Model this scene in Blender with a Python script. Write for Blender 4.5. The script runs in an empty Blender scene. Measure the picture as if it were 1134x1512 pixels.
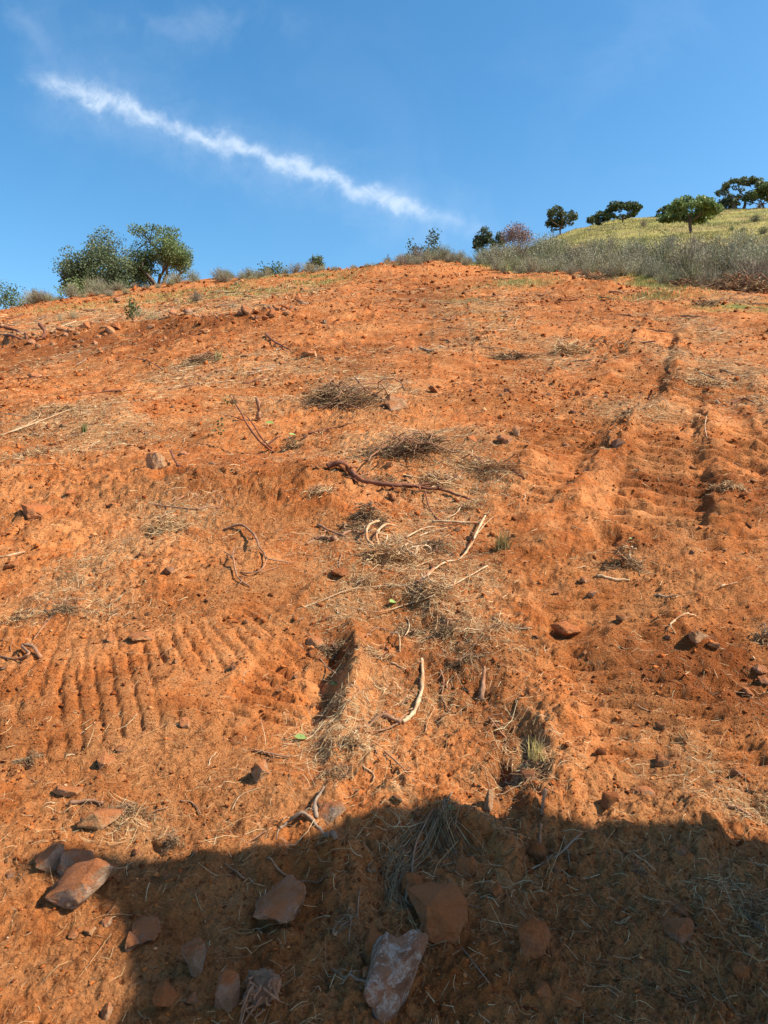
import bpy, bmesh, math, random
import numpy as np
from mathutils import Vector, Matrix
R = math.radians
rng = np.random.default_rng(7)
random.seed(7)
scene = bpy.context.scene
COL = scene.collection

# ------------------------------------------------------------------ camera
CAMZ = 1.6; PITCH = R(-3.0); F = 1134.0
cam_d = bpy.data.cameras.new('camera'); cam = bpy.data.objects.new('camera', cam_d); COL.objects.link(cam)
cam.location = (0, 0, CAMZ); cam.rotation_euler = (R(90) + PITCH, 0, 0)
cam_d.sensor_fit = 'VERTICAL'; cam_d.sensor_height = 24; cam_d.lens = 18.0
cam_d.clip_start = 0.05; cam_d.clip_end = 3000
scene.camera = cam
scene.render.resolution_x = 768; scene.render.resolution_y = 1024

# ------------------------------------------------------------------ sun and sky
SUN_AZ = R(97); SUN_EL = R(44)          # azimuth measured clockwise from the view direction (+Y)
SUN = Vector((math.sin(SUN_AZ)*math.cos(SUN_EL), math.cos(SUN_AZ)*math.cos(SUN_EL), math.sin(SUN_EL)))
sd = bpy.data.lights.new('sun', 'SUN'); so = bpy.data.objects.new('sun', sd); COL.objects.link(so)
sd.energy = 4.9; sd.angle = R(0.53); sd.color = (1.0, 0.93, 0.82)
so.location = SUN*50
so.rotation_euler = (-SUN).to_track_quat('-Z', 'Y').to_euler()
scene.view_settings.view_transform = 'Standard'; scene.view_settings.look = 'None'
scene.view_settings.gamma = 1; scene.view_settings.use_curve_mapping = False
scene.view_settings.exposure = 0.91

class NT:
    """small helper to write node trees"""
    def __init__(s, tree): s.t = tree; s.n = tree.nodes; s.l = tree.links
    def add(s, typ, ins=None, **kw):
        n = s.n.new(typ)
        for k, v in kw.items(): setattr(n, k, v)
        for k, v in (ins or {}).items():
            if hasattr(v, 'is_linked') or isinstance(v, bpy.types.NodeSocket): s.l.new(v, n.inputs[k])
            else: n.inputs[k].default_value = v
        return n
    def math(s, op, a, b=0.0, c=None, clamp=False):
        ins = {0: a, 1: b}
        if c is not None: ins[2] = c
        return s.add('ShaderNodeMath', ins, operation=op, use_clamp=clamp).outputs[0]
    def noise(s, vec, scale, detail=4, rough=.5, dist=0.0, out=0):
        return s.add('ShaderNodeTexNoise', {'Vector': vec, 'Scale': scale, 'Detail': detail, 'Roughness': rough, 'Distortion': dist}).outputs[out]
    def ramp(s, fac, stops, interp='LINEAR'):
        n = s.add('ShaderNodeValToRGB', {0: fac}); e = n.color_ramp; e.interpolation = interp
        while len(e.elements) < len(stops): e.elements.new(0.5)
        for el, (p, c) in zip(e.elements, stops):
            el.position = p; el.color = (*c, 1) if len(c) == 3 else c
        return n.outputs[0]
    def mix(s, fac, a, b, blend='MIX'):
        n = s.add('ShaderNodeMix', data_type='RGBA', blend_type=blend)
        for k, v in ((0, fac), (6, a), (7, b)):
            if isinstance(v, bpy.types.NodeSocket): s.l.new(v, n.inputs[k])
            else: n.inputs[k].default_value = (*v, 1) if isinstance(v, tuple) and len(v) == 3 else v
        return n.outputs[2]
    def smooth(s, v, a, b, lo=0., hi=1.):
        return s.add('ShaderNodeMapRange', {0: v, 1: a, 2: b, 3: lo, 4: hi}, interpolation_type='SMOOTHSTEP').outputs[0]

def pix_dir(px, py):
    u = (px-567)/F; w = (756-py)/F
    return np.array([u, math.cos(PITCH)-w*math.sin(PITCH), math.sin(PITCH)+w*math.cos(PITCH)])

world = bpy.data.worlds.new('World'); scene.world = world; world.use_nodes = True
W = NT(world.node_tree); W.n.clear()
sky = W.add('ShaderNodeTexSky', sky_type='NISHITA', sun_disc=False)
sky.sun_elevation = SUN_EL; sky.sun_rotation = SUN_AZ
sky.altitude = 300; sky.air_density = 1.0; sky.dust_density = 1.2; sky.ozone_density = 2.0
geo = W.add('ShaderNodeTexCoord').outputs['Generated']
def unit(v): v = np.array(v, float); return v/np.linalg.norm(v)
# cirrus trail: a band along a great circle on the sky
A = unit(pix_dir(50, 112)); B = unit(pix_dir(715, 345)); NRM = unit(np.cross(A, B)); TAN = unit(B - A*np.dot(A, B))
warp = W.add('ShaderNodeVectorMath', {0: W.noise(geo, 22.0, 5, .62, out=1), 1: (.5, .5, .5)}, operation='SUBTRACT').outputs[0]
warp = W.add('ShaderNodeVectorMath', {0: warp, 3: .050}, operation='SCALE').outputs[0]
dirw = W.add('ShaderNodeVectorMath', {0: geo, 1: warp}, operation='ADD').outputs[0]
def vdot(v, k): return W.add('ShaderNodeVectorMath', {0: v, 1: tuple(float(q) for q in k)}, operation='DOT_PRODUCT').outputs['Value']
v = vdot(dirw, NRM); a_ = vdot(dirw, A); t_ = vdot(dirw, TAN)
u = W.math('ARCTAN2', t_, a_)
L = math.acos(float(np.dot(A, B)))
un = W.math('DIVIDE', u, L)
CLOUD_SHIFT = 0.0
# asymmetry: crisp on one flank, feathered on the other
wid = W.ramp(un, [(0.0, (.009,)*3), (.12, (.009,)*3), (.35, (.0078,)*3), (.7, (.0095,)*3), (1.0, (.010,)*3)])
vv = W.math('ADD', W.math('ADD', v, CLOUD_SHIFT), W.math('MULTIPLY', W.math('SUBTRACT', W.noise(geo, 5.0, 3, .5), .5), .016))
band = W.math('EXPONENT', W.math('MULTIPLY', W.math('POWER', W.math('DIVIDE', vv, wid), 2.0), -1.0))
ends = W.math('MULTIPLY', W.smooth(un, -.03, .07), W.smooth(un, .72, 1.08, 1, 0))
stre = W.add('ShaderNodeMapping', {'Vector': geo, 'Rotation': (0.4, 0.5, 0.9), 'Scale': (26, 40, 30)}).outputs[0]
fib = W.smooth(W.noise(stre, 1.0, 6, .66, .8), .28, .66, .38, 1.0)
halo = W.math('EXPONENT', W.math('MULTIPLY', W.math('POWER', W.math('DIVIDE', W.math('SUBTRACT', vv, .006), .034), 2.0), -1.0))
cl = W.math('MULTIPLY', W.math('ADD', W.math('MULTIPLY', band, fib), W.math('MULTIPLY', W.math('MULTIPLY', halo, fib), .22)), ends)
tot = cl
def patch(px, py, sx, sy, rot, amp, sc):
    """faint wisp: gaussian patch in direction space with fibrous noise"""
    c = unit(pix_dir(px, py)); x = unit(np.cross(c, [0, 0, 1])); y = np.cross(x, c)
    cr, sr = math.cos(rot), math.sin(rot); ax = x*cr+y*sr; ay = -x*sr+y*cr
    p = W.math('POWER', W.math('DIVIDE', vdot(dirw, ax), sx), 2.0); q = W.math('POWER', W.math('DIVIDE', vdot(dirw, ay), sy), 2.0)
    g = W.math('EXPONENT', W.math('MULTIPLY', W.math('ADD', p, q), -1.0))
    front = W.math('GREATER_THAN', vdot(geo, c), 0.0)
    n = W.smooth(W.noise(geo, sc, 7, .6, .5), .42, .72)
    return W.math('MULTIPLY', W.math('MULTIPLY', W.math('MULTIPLY', g, n), amp), front)
for a in ((290, 36, .12, .016, .10, .22, 14), (30, 36, .06, .010, -.5, .16, 14), (430, 222, .08, .010, 0.0, .22, 22),
          (120, 60, .3, .12, -.2, .10, 7), (560, 300, .25, .06, -.3, .12, 9), (960, 40, .2, .12, .2, .1, 7)):
    tot = W.math('ADD', tot, patch(*a))
tot = W.math('MINIMUM', W.math('MULTIPLY', tot, .45), .58)
hsv = W.add('ShaderNodeHueSaturation', {'Color': sky.outputs[0], 'Saturation': 1.32, 'Value': 1.2, 'Hue': .492}).outputs[0]
skyc = W.mix(tot, hsv, (6.6, 7.1, 7.6))
bg = W.add('ShaderNodeBackground', {'Color': skyc, 'Strength': 0.094})
wo = W.add('ShaderNodeOutputWorld', {'Surface': bg.outputs[0]})

# ------------------------------------------------------------------ numpy noise
PERM = np.random.default_rng(11).permutation(256); PERM = np.concatenate([PERM, PERM, PERM])
GR = np.random.default_rng(12).uniform(0, 2*np.pi, 256); GX, GY = np.cos(GR), np.sin(GR)
def perlin(x, y):
    xi = np.floor(x).astype(np.int64); yi = np.floor(y).astype(np.int64)
    xf = x-xi; yf = y-yi; xi &= 255; yi &= 255
    u = xf*xf*xf*(xf*(xf*6-15)+10); v = yf*yf*yf*(yf*(yf*6-15)+10)
    def g(ix, iy, dx, dy):
        h = PERM[PERM[ix & 255]+(iy & 255)]
        return GX[h]*dx+GY[h]*dy
    a = g(xi, yi, xf, yf); b = g(xi+1, yi, xf-1, yf); c = g(xi, yi+1, xf, yf-1); d = g(xi+1, yi+1, xf-1, yf-1)
    return ((a+(b-a)*u)*(1-v)+(c+(d-c)*u)*v)*1.5
def fbm(x, y, oct=4, gain=.5, seed=0):
    s = 0; a = 1
    for o in range(oct):
        s = s+a*perlin(x+seed*17.3+o*31.7, y-seed*9.1+o*11.9); x = x*2.03; y = y*2.03; a *= gain
    return s
def clods(x, y, scale, seed=0, fill=.8):
    """rounded lumps: union of domes at jittered cell points, height 0..1"""
    x = x*scale+seed*13.7; y = y*scale-seed*5.3
    xi = np.floor(x).astype(np.int64); yi = np.floor(y).astype(np.int64); out = np.zeros_like(x)
    for dx in (-1, 0, 1):
        for dy in (-1, 0, 1):
            cx = xi+dx; cy = yi+dy
            h = PERM[PERM[cx & 255]+(cy & 255)]; h2 = PERM[h+7]; h3 = PERM[h2+3]
            px = cx+h/255.; py = cy+h2/255.; r = .18+.62*(h3/255.)**2.0*fill
            q = 1-((x-px)**2+(y-py)**2)/(r*r)
            out = np.maximum(out, np.sqrt(np.clip(q, 0, 1))*r)
    return out

def sstep(v, a, b):
    t = np.clip((v-a)/(b-a), 0, 1); return t*t*(3-2*t)

# ------------------------------------------------------------------ large shape of the hillside
AK = [-1, -.5, .05, .09, .117, .197, .25, .30, .5, 1]
KV = [-.06, -.06, -.04, .13, .25, .312, .330, .338, .34, .34]
YB = [60, 47, 41, 39, 37, 32, 29, 27.5, 22, 20]
YC = [62, 50, 44, 55, 70, 80, 92, 100, 112, 112]
def macro(x, y):
    x = np.asarray(x, float); y = np.asarray(y, float)
    a = x/np.maximum(y, 6.0)
    k = np.interp(a, AK, KV); yb = np.interp(a, AK, YB); yc = np.interp(a, AK, YC)
    yp = np.maximum(y, 0)
    z = .307*np.minimum(yp, yb) + np.clip(yp-yb, 0, None)*k
    over = np.clip(yp-yc, 0, None)
    z = z - (k+.10)*over*over/(over+8.0)
    z = z + .12*np.minimum(y, 0)
    lx = np.log1p(np.exp(np.clip((-x-1.0)/1.5, -30, 30)))*1.5      # the slope falls off to the left
    z = z - .134*lx*sstep(y, 1, 14)
    z = z + .05*np.clip(x-14, 0, None)*sstep(y, 1, 10)
    return z
def medium(x, y):
    d = np.hypot(x, y)
    z = fbm(x*.11, y*.11, 3, .5, 1)*.30*sstep(d, 6, 25)
    z = z + fbm(x*.45, y*.45, 3, .5, 2)*.085*sstep(d, .5, 5)
    return z

def ground_hit(px, py, fn=None, ymax=160.):
    fn = fn or (lambda x, y: macro(x, y)+medium(x, y))
    d = pix_dir(px, py); a = d[0]/d[1]; e = d[2]/d[1]
    ys = np.geomspace(.6, ymax, 500)
    g = fn(a*ys, ys)-(CAMZ+e*ys)
    i = np.argmax(g > 0)
    if g[i] <= 0: i = int(np.argmax(g))
    y0, y1 = ys[max(i-1, 0)], ys[i]
    ys = np.linspace(y0, y1, 24); g = fn(a*ys, ys)-(CAMZ+e*ys); i = int(np.argmax(g > 0)) if (g > 0).any() else 23
    y1 = ys[i]
    return np.array([a*y1, y1])
def G(*pts): return np.array([ground_hit(px, py) for px, py in pts])

# ---- carved features: tracks, ridges, gullies (world polylines on the slope)
def polydist(x, y, P):
    best = np.full(x.shape, 1e9); sl = np.zeros(x.shape); side = np.zeros(x.shape); acc = 0
    for p, q in zip(P[:-1], P[1:]):
        v = q-p; Ln = np.hypot(*v)+1e-9; t = ((x-p[0])*v[0]+(y-p[1])*v[1])/(Ln*Ln); tc = np.clip(t, 0, 1)
        dx = x-p[0]-tc*v[0]; dy = y-p[1]-tc*v[1]; d = np.hypot(dx, dy); m = d < best
        best = np.where(m, d, best); sl = np.where(m, acc+t*Ln, sl)
        side = np.where(m, np.sign(v[0]*(y-p[1])-v[1]*(x-p[0])), side); acc += Ln
    return best, sl, side, acc
def smooth_poly(P, n=3):
    P = np.array(P, float)
    if len(P) < 3: return P
    out = []
    for i in range(len(P)-1):
        p0 = P[max(i-1, 0)]; p1 = P[i]; p2 = P[i+1]; p3 = P[min(i+2, len(P)-1)]
        for k in range(n):
            t = k/n; out.append(.5*((2*p1)+(-p0+p2)*t+(2*p0-5*p1+4*p2-p3)*t*t+(-p0+3*p1-3*p2+p3)*t**3))
    out.append(P[-1]); return np.array(out)
TRACKS = []   # points, width, pitch, grouser height, rut depth, seed, skew
def track(pts, width, pitch, amp, depth=.03, seed=0, skew=0., berm=.02):
    TRACKS.append((smooth_poly(G(*pts)), width, pitch, amp, depth, seed, skew, berm))
track([(-120, 1130), (40, 1065), (170, 1020), (300, 972), (420, 925), (500, 885)], .56, .064, .0145, .012, 1, -.2, .004)
track([(380, 1150), (408, 1080), (432, 1010), (470, 930)], .40, .070, .034, .03, 2, -.25, .02)
track([(735, 745), (800, 690), (858, 635), (905, 590), (950, 545)], .55, .16, .085, .03, 3, .25, .0)
track([(960, 790), (975, 735), (985, 680), (990, 625), (1000, 560)], .55, .16, .075, .03, 4, 0., .0)
track([(1150, 830), (1110, 765), (1090, 700), (1075, 620), (1060, 540)], .60, .16, .075, .03, 5, 0., .0)
track([(1060, 1180), (990, 1080), (930, 985), (890, 910), (850, 850)], .50, .080, .034, .02, 6, -.2, .01)
track([(-80, 1010), (60, 985), (200, 945), (330, 890)], .40, .064, .010, .006, 12, -.2, .0)
track([(1150, 1080), (1050, 1010), (980, 940)], .46, .080, .022, .015, 13, 0, .01)
track([(330, 900), (450, 830), (520, 800)], .35, .10, .006, .01, 8, 0.)
track([(560, 560), (590, 490), (610, 440), (618, 415)], 1.1, .35, .03, .02, 9, 0, .0)
track([(640, 560), (655, 490), (662, 440), (665, 415)], .9, .35, .03, .02, 10, 0, .0)
track([(740, 560), (800, 480), (830, 440)], .9, .3, .02, .015, 11, 0, .0)
RIDGES = []   # points, half width, height, seed
def ridge(pts, w, h, seed=0): RIDGES.append((smooth_poly(G(*pts)), w, h, seed))
ridge([(500, 925), (484, 980), (478, 1040), (462, 1100)], .055, -.11, 1)
ridge([(530, 930), (520, 990), (515, 1050), (500, 1110)], .08, .07, 2)
ridge([(752, 1060), (770, 1100), (765, 1150), (740, 1200), (725, 1235)], .055, -.12, 3)
ridge([(840, 1040), (830, 1100), (820, 1160), (800, 1210)], .10, .06, 4)
ridge([(640, 880), (680, 930), (740, 1000), (850, 1075)], .09, .05, 5)
ridge([(690, 640), (760, 720), (840, 800), (900, 900), (980, 1010)], .20, .05, 6)
ridge([(832, 745), (846, 716), (868, 662), (898, 614), (960, 592), (982, 540), (994, 476)], .075, -.075, 7)
ridge([(858, 745), (874, 720), (896, 672), (925, 632), (975, 600), (1000, 545), (1012, 478)], .11, .10, 8)
ridge([(720, 760), (770, 690), (820, 640), (880, 575), (930, 520), (960, 470)], .10, .045, 9)
ridge([(930, 520), (952, 480), (965, 450)], .12, .06, 10)
ridge([(1050, 780), (1040, 735), (1036, 690), (1020, 645), (1010, 600)], .07, -.05, 11)
ridge([(1080, 790), (1068, 735), (1062, 685), (1044, 635), (1034, 590)], .11, .08, 12)
ridge([(1150, 760), (1128, 680), (1118, 600), (1112, 560)], .11, .08, 40)
ridge([(925, 655), (940, 700), (935, 740)], .10, .07, 13)
ridge([(885, 790), (905, 800), (930, 815)], .10, -.13, 14)
ridge([(870, 770), (920, 770), (980, 790)], .12, .06, 15)
ridge([(0, 505), (100, 500), (200, 482), (320, 478), (400, 470)], .5, .22, 16)
ridge([(540, 390+15), (700, 405), (850, 418), (1000, 432), (1134, 445)], .7, .15, 17)
ridge([(470, 700), (560, 690), (650, 690), (740, 720)], .16, .07, 18)
ridge([(440, 700), (520, 770), (580, 850), (640, 900)], .18, .06, 19)
ridge([(860, 960), (960, 935), (1040, 950), (1134, 945)], .10, .07, 20)
ridge([(1000, 1000), (1080, 1010), (1134, 1030)], .10, -.07, 21)
ridge([(1060, 1190), (1100, 1205), (1160, 1215)], .06, -.08, 22)
ridge([(310, 1300), (370, 1250), (450, 1262), (520, 1300)], .07, .05, 23)
ridge([(500, 1340), (540, 1230), (620, 1190), (700, 1230)], .10, .06, 24)
ridge([(60, 1290), (90, 1330)], .06, -.07, 25)
ridge([(350, 1380), (380, 1400)], .05, -.05, 26)
ridge([(470, 1420), (520, 1440)], .05, -.07, 27)
ridge([(230, 1410), (330, 1440)], .06, -.04, 28)
ridge([(235, 1240), (255, 1225)], .04, -.05, 29)
ridge([(0, 700), (110, 670), (210, 690), (320, 700), (400, 690)], .22, .05, 30)
ridge([(200, 702), (330, 706), (350, 700)], .09, -.06, 31)
ridge([(385, 668), (408, 662)], .08, -.09, 32)
ridge([(0, 590), (150, 620), (400, 640), (600, 640), (760, 660)], .3, .07, 33)
ridge([(740, 650), (760, 655)], .12, -.12, 34)
ridge([(40, 760), (80, 780)], .12, .03, 35)
ridge([(800, 915), (822, 932)], .05, -.13, 36)
ridge([(700, 1010), (708, 1030)], .04, -.05, 37)
ridge([(1120, 640), (1140, 720)], .12, -.14, 38)
ridge([(630, 920), (650, 945)], .06, -.06, 39)

def features(x, y):
    shp = x.shape; x = x.ravel(); y = y.ravel(); z = np.zeros(x.size); smooth = np.zeros(x.size)
    for (P, w, pitch, amp, depth, seed, skew, berm) in TRACKS:
        m = w*1.2
        idx = np.nonzero((x > P[:, 0].min()-m) & (x < P[:, 0].max()+m) & (y > P[:, 1].min()-m) & (y < P[:, 1].max()+m))[0]
        if not len(idx): continue
        X = x[idx]; Y = y[idx]
        X2 = X+fbm(X*14, Y*14, 3, .7, seed)*.009; Y2 = Y+fbm(X*14+9, Y*14, 3, .7, seed)*.009
        d, s, side, Ln = polydist(X2, Y2, P)
        inside = 1-sstep(d, w*.5-.03, w*.5+.03)
        endf = sstep(s, -.05, .2)*(1-sstep(s, Ln-.5, Ln+.05))
        br = sstep(fbm(X*2.6, Y*2.6, 4, .6, seed+5), -.45, .0)*(.85+.35*perlin(X*11, Y*11+seed))         # worn away in places
        ph = (s+skew*d*side)/pitch+fbm(X*1.4, Y*1.4, 2, .5, seed+3)*.3
        fr = ph-np.floor(ph)
        gr = .22-1.15*np.exp(-((fr-.5)/.15)**2)        # flat bars with narrow gaps
        z[idx] += endf*(inside*(-depth*(.6+.4*br)+gr*amp*br*1.0) + berm*np.exp(-((d-w*.56)/.05)**2)*(.4+fbm(X*6, Y*6, 2, .5, seed+9)))
        smooth[idx] = np.maximum(smooth[idx], inside*endf*1.0)
    for (P, w, h, seed) in RIDGES:
        m = w*3
        idx = np.nonzero((x > P[:, 0].min()-m) & (x < P[:, 0].max()+m) & (y > P[:, 1].min()-m) & (y < P[:, 1].max()+m))[0]
        if not len(idx): continue
        X = x[idx]; Y = y[idx]; k = .35/w
        X2 = X+fbm(X*k, Y*k, 3, .6, seed)*w*.9; Y2 = Y+fbm(X*k+19, Y*k, 3, .6, seed)*w*.9
        d, s, side, Ln = polydist(X2, Y2, P)
        g = np.exp(-(d/w)**2) if h > 0 else (1-sstep(d/w, .1, 1.6))*.8*sstep(s, 0, .25*Ln+.02)*(1-sstep(s, .75*Ln-.02, Ln))*(.45+.55*sstep(fbm(X*k*1.3+5, Y*k*1.3, 2, .5, seed+4), -.5, .1))
        z[idx] += h*(.68 if h > 0 else .95)*g*(.8+.4*fbm(X*k*1.3, Y*k*1.3, 3, .5, seed+1))
    return z.reshape(shp), smooth.reshape(shp)

def fine(x, y, sm):
    d = np.hypot(x, y)
    rough = .35+.65*sstep(fbm(x*.5, y*.5, 3, .5, 21), -.25, .35)
    rough = rough*(1-sm*.75)
    z = fbm(x*1.7, y*1.7, 3, .5, 22)*.026
    z = z + (clods(x+fbm(x*6, y*6, 2, .5, 3)*.03, y, 5.5, 1)*.030+clods(x, y, 9.0, 7)*.020)*rough*sstep(fbm(x*.9, y*.9, 2, .5, 41), -.15, .4)
    z = z + clods(x+fbm(x*20, y*20, 2, .5, 4)*.01, y, 17, 2)*.021*rough
    z = z + (clods(x, y, 38, 3)*.011+clods(x, y, 75, 4)*.006)*(.4+.6*rough)*(1-sstep(d, 8, 14))
    z = z + fbm(x*9, y*9, 5, .64, 23)*(.009+.006*sstep(d, 3, 6))*(.35+rough*.75)
    # far away the clods that can still be seen are larger
    z = z + clods(x, y, 1.6, 9)*.16*sstep(d, 10, 22)*sstep(fbm(x*.3, y*.3, 3, .5, 29), -.1, .4)*.6
    z = z - np.abs(perlin(x*14+fbm(x*5, y*5, 2, .5, 6), y*14))*.011*rough
    z = z + fbm(x*33, y*33, 3, .7, 27)*(.0038+.0045*sstep(d, 3, 6))*(.3+.8*rough)*(1-sstep(d, 6, 12))
    z = z + fbm(x*5, y*5, 3, .7, 28)*.035*sstep(d, 5, 12)*rough
    return z*(1-.72*sm)
def veg_mask(x, y):
    a = x/np.maximum(y, 6.0); yb = np.interp(a, AK, YB)
    e = fbm(x*.25, y*.25, 3, .5, 31)
    right = sstep(y-yb+e*3.0, -.5, 1.2)*sstep(a, .0, .06)
    return np.clip(right, 0, 1)
def height(x, y, full=True):
    x = np.asarray(x, float); y = np.asarray(y, float)
    f, sm = features(x, y)
    vg = veg_mask(x, y)
    return macro(x, y)+medium(x, y)+f+fine(x, y, sm)*(1-vg*.8)+sstep(np.hypot(x, y), 150, 400)*0
def Hs(x, y): return float(height(np.array([x]), np.array([y]))[0])

# ------------------------------------------------------------------ materials
MATS = {}
def mat(name, build):
    if name in MATS: return MATS[name]
    m = bpy.data.materials.new(name); m.use_nodes = True; T = NT(m.node_tree); T.n.clear()
    out = T.add('ShaderNodeOutputMaterial'); build(T, out); MATS[name] = m; return m
def bump(T, h, strength, dist, prev=None):
    ins = {'Height': h, 'Strength': strength, 'Distance': dist}
    if prev is not None: ins['Normal'] = prev
    return T.add('ShaderNodeBump', ins).outputs[0]
def princ(T, out, col, rough=.9, spec=.2, normal=None, **kw):
    ins = {'Base Color': col, 'Roughness': rough, 'Specular IOR Level': spec}; ins.update(kw)
    if normal is not None: ins['Normal'] = normal
    p = T.add('ShaderNodeBsdfPrincipled', ins); T.l.new(p.outputs[0], out.inputs[0]); return p

SOIL_A = (.455, .145, .037); SOIL_B = (.35, .098, .024); SOIL_C = (.58, .250, .092); SOIL_D = (.20, .052, .014)
def b_soil(T, out):
    P = T.add('ShaderNodeNewGeometry').outputs['Position']
    at = T.add('ShaderNodeAttribute', attribute_name='zones')
    sep = T.add('ShaderNodeSeparateColor', {0: at.outputs['Color']})
    litter, veg, green = sep.outputs[0], sep.outputs[1], sep.outputs[2]
    dark_soil = at.outputs['Alpha']
    n1 = T.noise(P, .55, 5, .6); n2 = T.noise(P, 4.5, 6, .65); n3 = T.noise(P, 45, 6, .7); n4 = T.noise(P, 210, 4, .7)
    c = T.ramp(n1, [(.30, SOIL_B), (.52, SOIL_A), (.72, SOIL_C)])
    c = T.mix(T.smooth(n2, .40, .68, 0, .75), c, SOIL_C)
    c = T.mix(T.smooth(n2, .50, .30, 0, .65), c, SOIL_B)
    c = T.mix(T.smooth(n3, .52, .64, 0, .7), c, SOIL_D)
    c = T.mix(T.smooth(n4, .58, .70, 0, .55), c, (.62, .27, .10))
    tan = T.smooth(T.math('ADD', T.noise(P, 1.3, 6, .7), T.math('MULTIPLY', litter, .12)), .54, .68, 0, .42)
    c = T.mix(tan, c, (.58, .27, .105))
    c = T.mix(T.smooth(T.noise(P, 16, 6, .8), .55, .66, 0, .7), c, (.15, .045, .015))
    c = T.mix(T.math('MULTIPLY', dark_soil, .8), c, T.mix(n3, SOIL_D, SOIL_B))  # mixes the patches towards the darker red tones
    # dusting of dry plant litter
    st = T.add('ShaderNodeMapping', {'Vector': P, 'Rotation': (0, 0, .5), 'Scale': (9, 60, 30)}).outputs[0]
    st2 = T.add('ShaderNodeMapping', {'Vector': P, 'Rotation': (0, 0, -.7), 'Scale': (50, 8, 30)}).outputs[0]
    ln = T.math('MAXIMUM', T.noise(st, 1, 4, .6, .8), T.noise(st2, 1, 4, .6, .8))
    lf = T.math('MULTIPLY', T.smooth(ln, .52, .66), litter, clamp=True)
    c = T.mix(T.math('MULTIPLY', lf, .9), c, T.mix(n3, (.46, .30, .14), (.30, .19, .09)))
    # grassland
    g1 = T.noise(P, .12, 4, .6); g2 = T.noise(P, 2.5, 5, .7)
    gc = T.ramp(g1, [(.33, (.30, .22, .09)), (.5, (.36, .31, .07)), (.65, (.19, .21, .05))])
    gc = T.mix(T.smooth(g2, .35, .65, 0, .6), gc, (.22, .16, .08))
    c = T.mix(veg, c, gc)
    c = T.mix(T.math('MULTIPLY', green, T.smooth(g2, .35, .6)), c, T.mix(n3, (.15, .17, .04), (.26, .23, .07)))
    b0 = bump(T, T.noise(P, 5, 5, .7), .8, .07)
    wp = T.add('ShaderNodeVectorMath', {0: P, 1: T.add('ShaderNodeVectorMath', {0: T.noise(P, 18, 3, .6, out=1), 3: .05}, operation='SCALE').outputs[0]}, operation='ADD').outputs[0]
    pw = T.smooth(T.math('ADD', T.noise(P, 1.1, 4, .6), T.math('MULTIPLY', dark_soil, .15)), .40, .60, .35, 1.0)
    def vor(sc): return T.math('SUBTRACT', 1.0, T.add('ShaderNodeTexVoronoi', {'Vector': wp, 'Scale': sc, 'Randomness': 1.0}, feature='F1').outputs[0])
    b0 = bump(T, vor(9), T.math('MULTIPLY', pw, .7), .05, b0); b0 = bump(T, vor(38), T.math('MULTIPLY', pw, .9), .022, b0)
    b1 = bump(T, T.noise(P, 26, 7, .78), pw, .030, b0); b1 = bump(T, vor(95), T.math('MULTIPLY', pw, .8), .009, b1)
    b2 = bump(T, T.noise(P, 120, 5, .75), 1., .008, b1)
    princ(T, out, c, .97, .08, b2)
M_soil = mat('red_soil', b_soil)

def b_rock(base, flecks, dust):
    def f(T, out):
        tc = T.add('ShaderNodeTexCoord').outputs['Object']; oi = T.add('ShaderNodeObjectInfo')
        off = T.add('ShaderNodeVectorMath', {0: tc, 1: oi.outputs['Location']}, operation='ADD').outputs[0]
        n = T.noise(off, 22, 6, .65); n2 = T.noise(off, 110, 6, .7)
        c = T.ramp(n, [(.3, tuple(q*.62 for q in base)), (.5, base), (.72, tuple(min(q*1.35, .8) for q in base))])
        c = T.mix(T.smooth(n2, .45, .7, 0, .5), c, tuple(q*.55 for q in base))
        if flecks:
            fl = T.math('MULTIPLY', T.smooth(T.noise(off, 30, 8, .75, .6), .47, .53), T.smooth(T.noise(off, 10, 3, .5), .32, .46))
            c = T.mix(T.math('MULTIPLY', T.math('MULTIPLY', fl, T.smooth(n2, .42, .56, .25, 1)), min(flecks, .85)), c, (.60, .50, .40))
        nz = T.add('ShaderNodeSeparateXYZ', {0: T.add('ShaderNodeNewGeometry').outputs['Normal']}).outputs[2]
        df = T.math('MULTIPLY', T.smooth(T.math('ADD', nz, T.math('MULTIPLY', T.math('SUBTRACT', T.math('ADD', T.math('MULTIPLY', n, .5), T.math('MULTIPLY', n2, .5)), .5), 3.2)), -.05, .7), dust, clamp=True)
        c = T.mix(df, c, T.mix(n2, SOIL_A, SOIL_B))
        b = bump(T, T.noise(off, 38, 8, .78), 1., .017); b = bump(T, T.noise(off, 220, 4, .75), .9, .003, b)
        princ(T, out, c, .85, .25, b)
    return f
M_rock = [mat('rock_red_brown', b_rock((.38, .18, .085), .55, .75)), mat('rock_grey_brown', b_rock((.34, .20, .11), .5, .85)),
          mat('rock_tan', b_rock((.50, .27, .12), .35, .85)), mat('rock_flecked', b_rock((.36, .17, .09), 1.3, .12)),
          mat('rock_bluish', b_rock((.34, .20, .12), .4, .9)), mat('rock_dusty', b_rock((.46, .18, .065), .1, .9))]
def b_wood(c1, c2, dust=.35):
    def f(T, out):
        P = T.add('ShaderNodeNewGeometry').outputs['Position']
        n = T.noise(P, 25, 5, .65); n2 = T.noise(P, 160, 4, .7)
        c = T.mix(T.smooth(n, .35, .65), c1, c2); c = T.mix(T.smooth(n2, .5, .7, 0, .45), c, tuple(q*.45 for q in c1))
        c = T.mix(T.smooth(T.noise(P, 12, 4, .6), .52, .64, 0, dust), c, SOIL_A)
        princ(T, out, c, .85, .2, bump(T, n2, .6, .002))
    return f
M_pale = mat('bleached_wood', b_wood((.34, .20, .10), (.54, .39, .23), .6))
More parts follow.
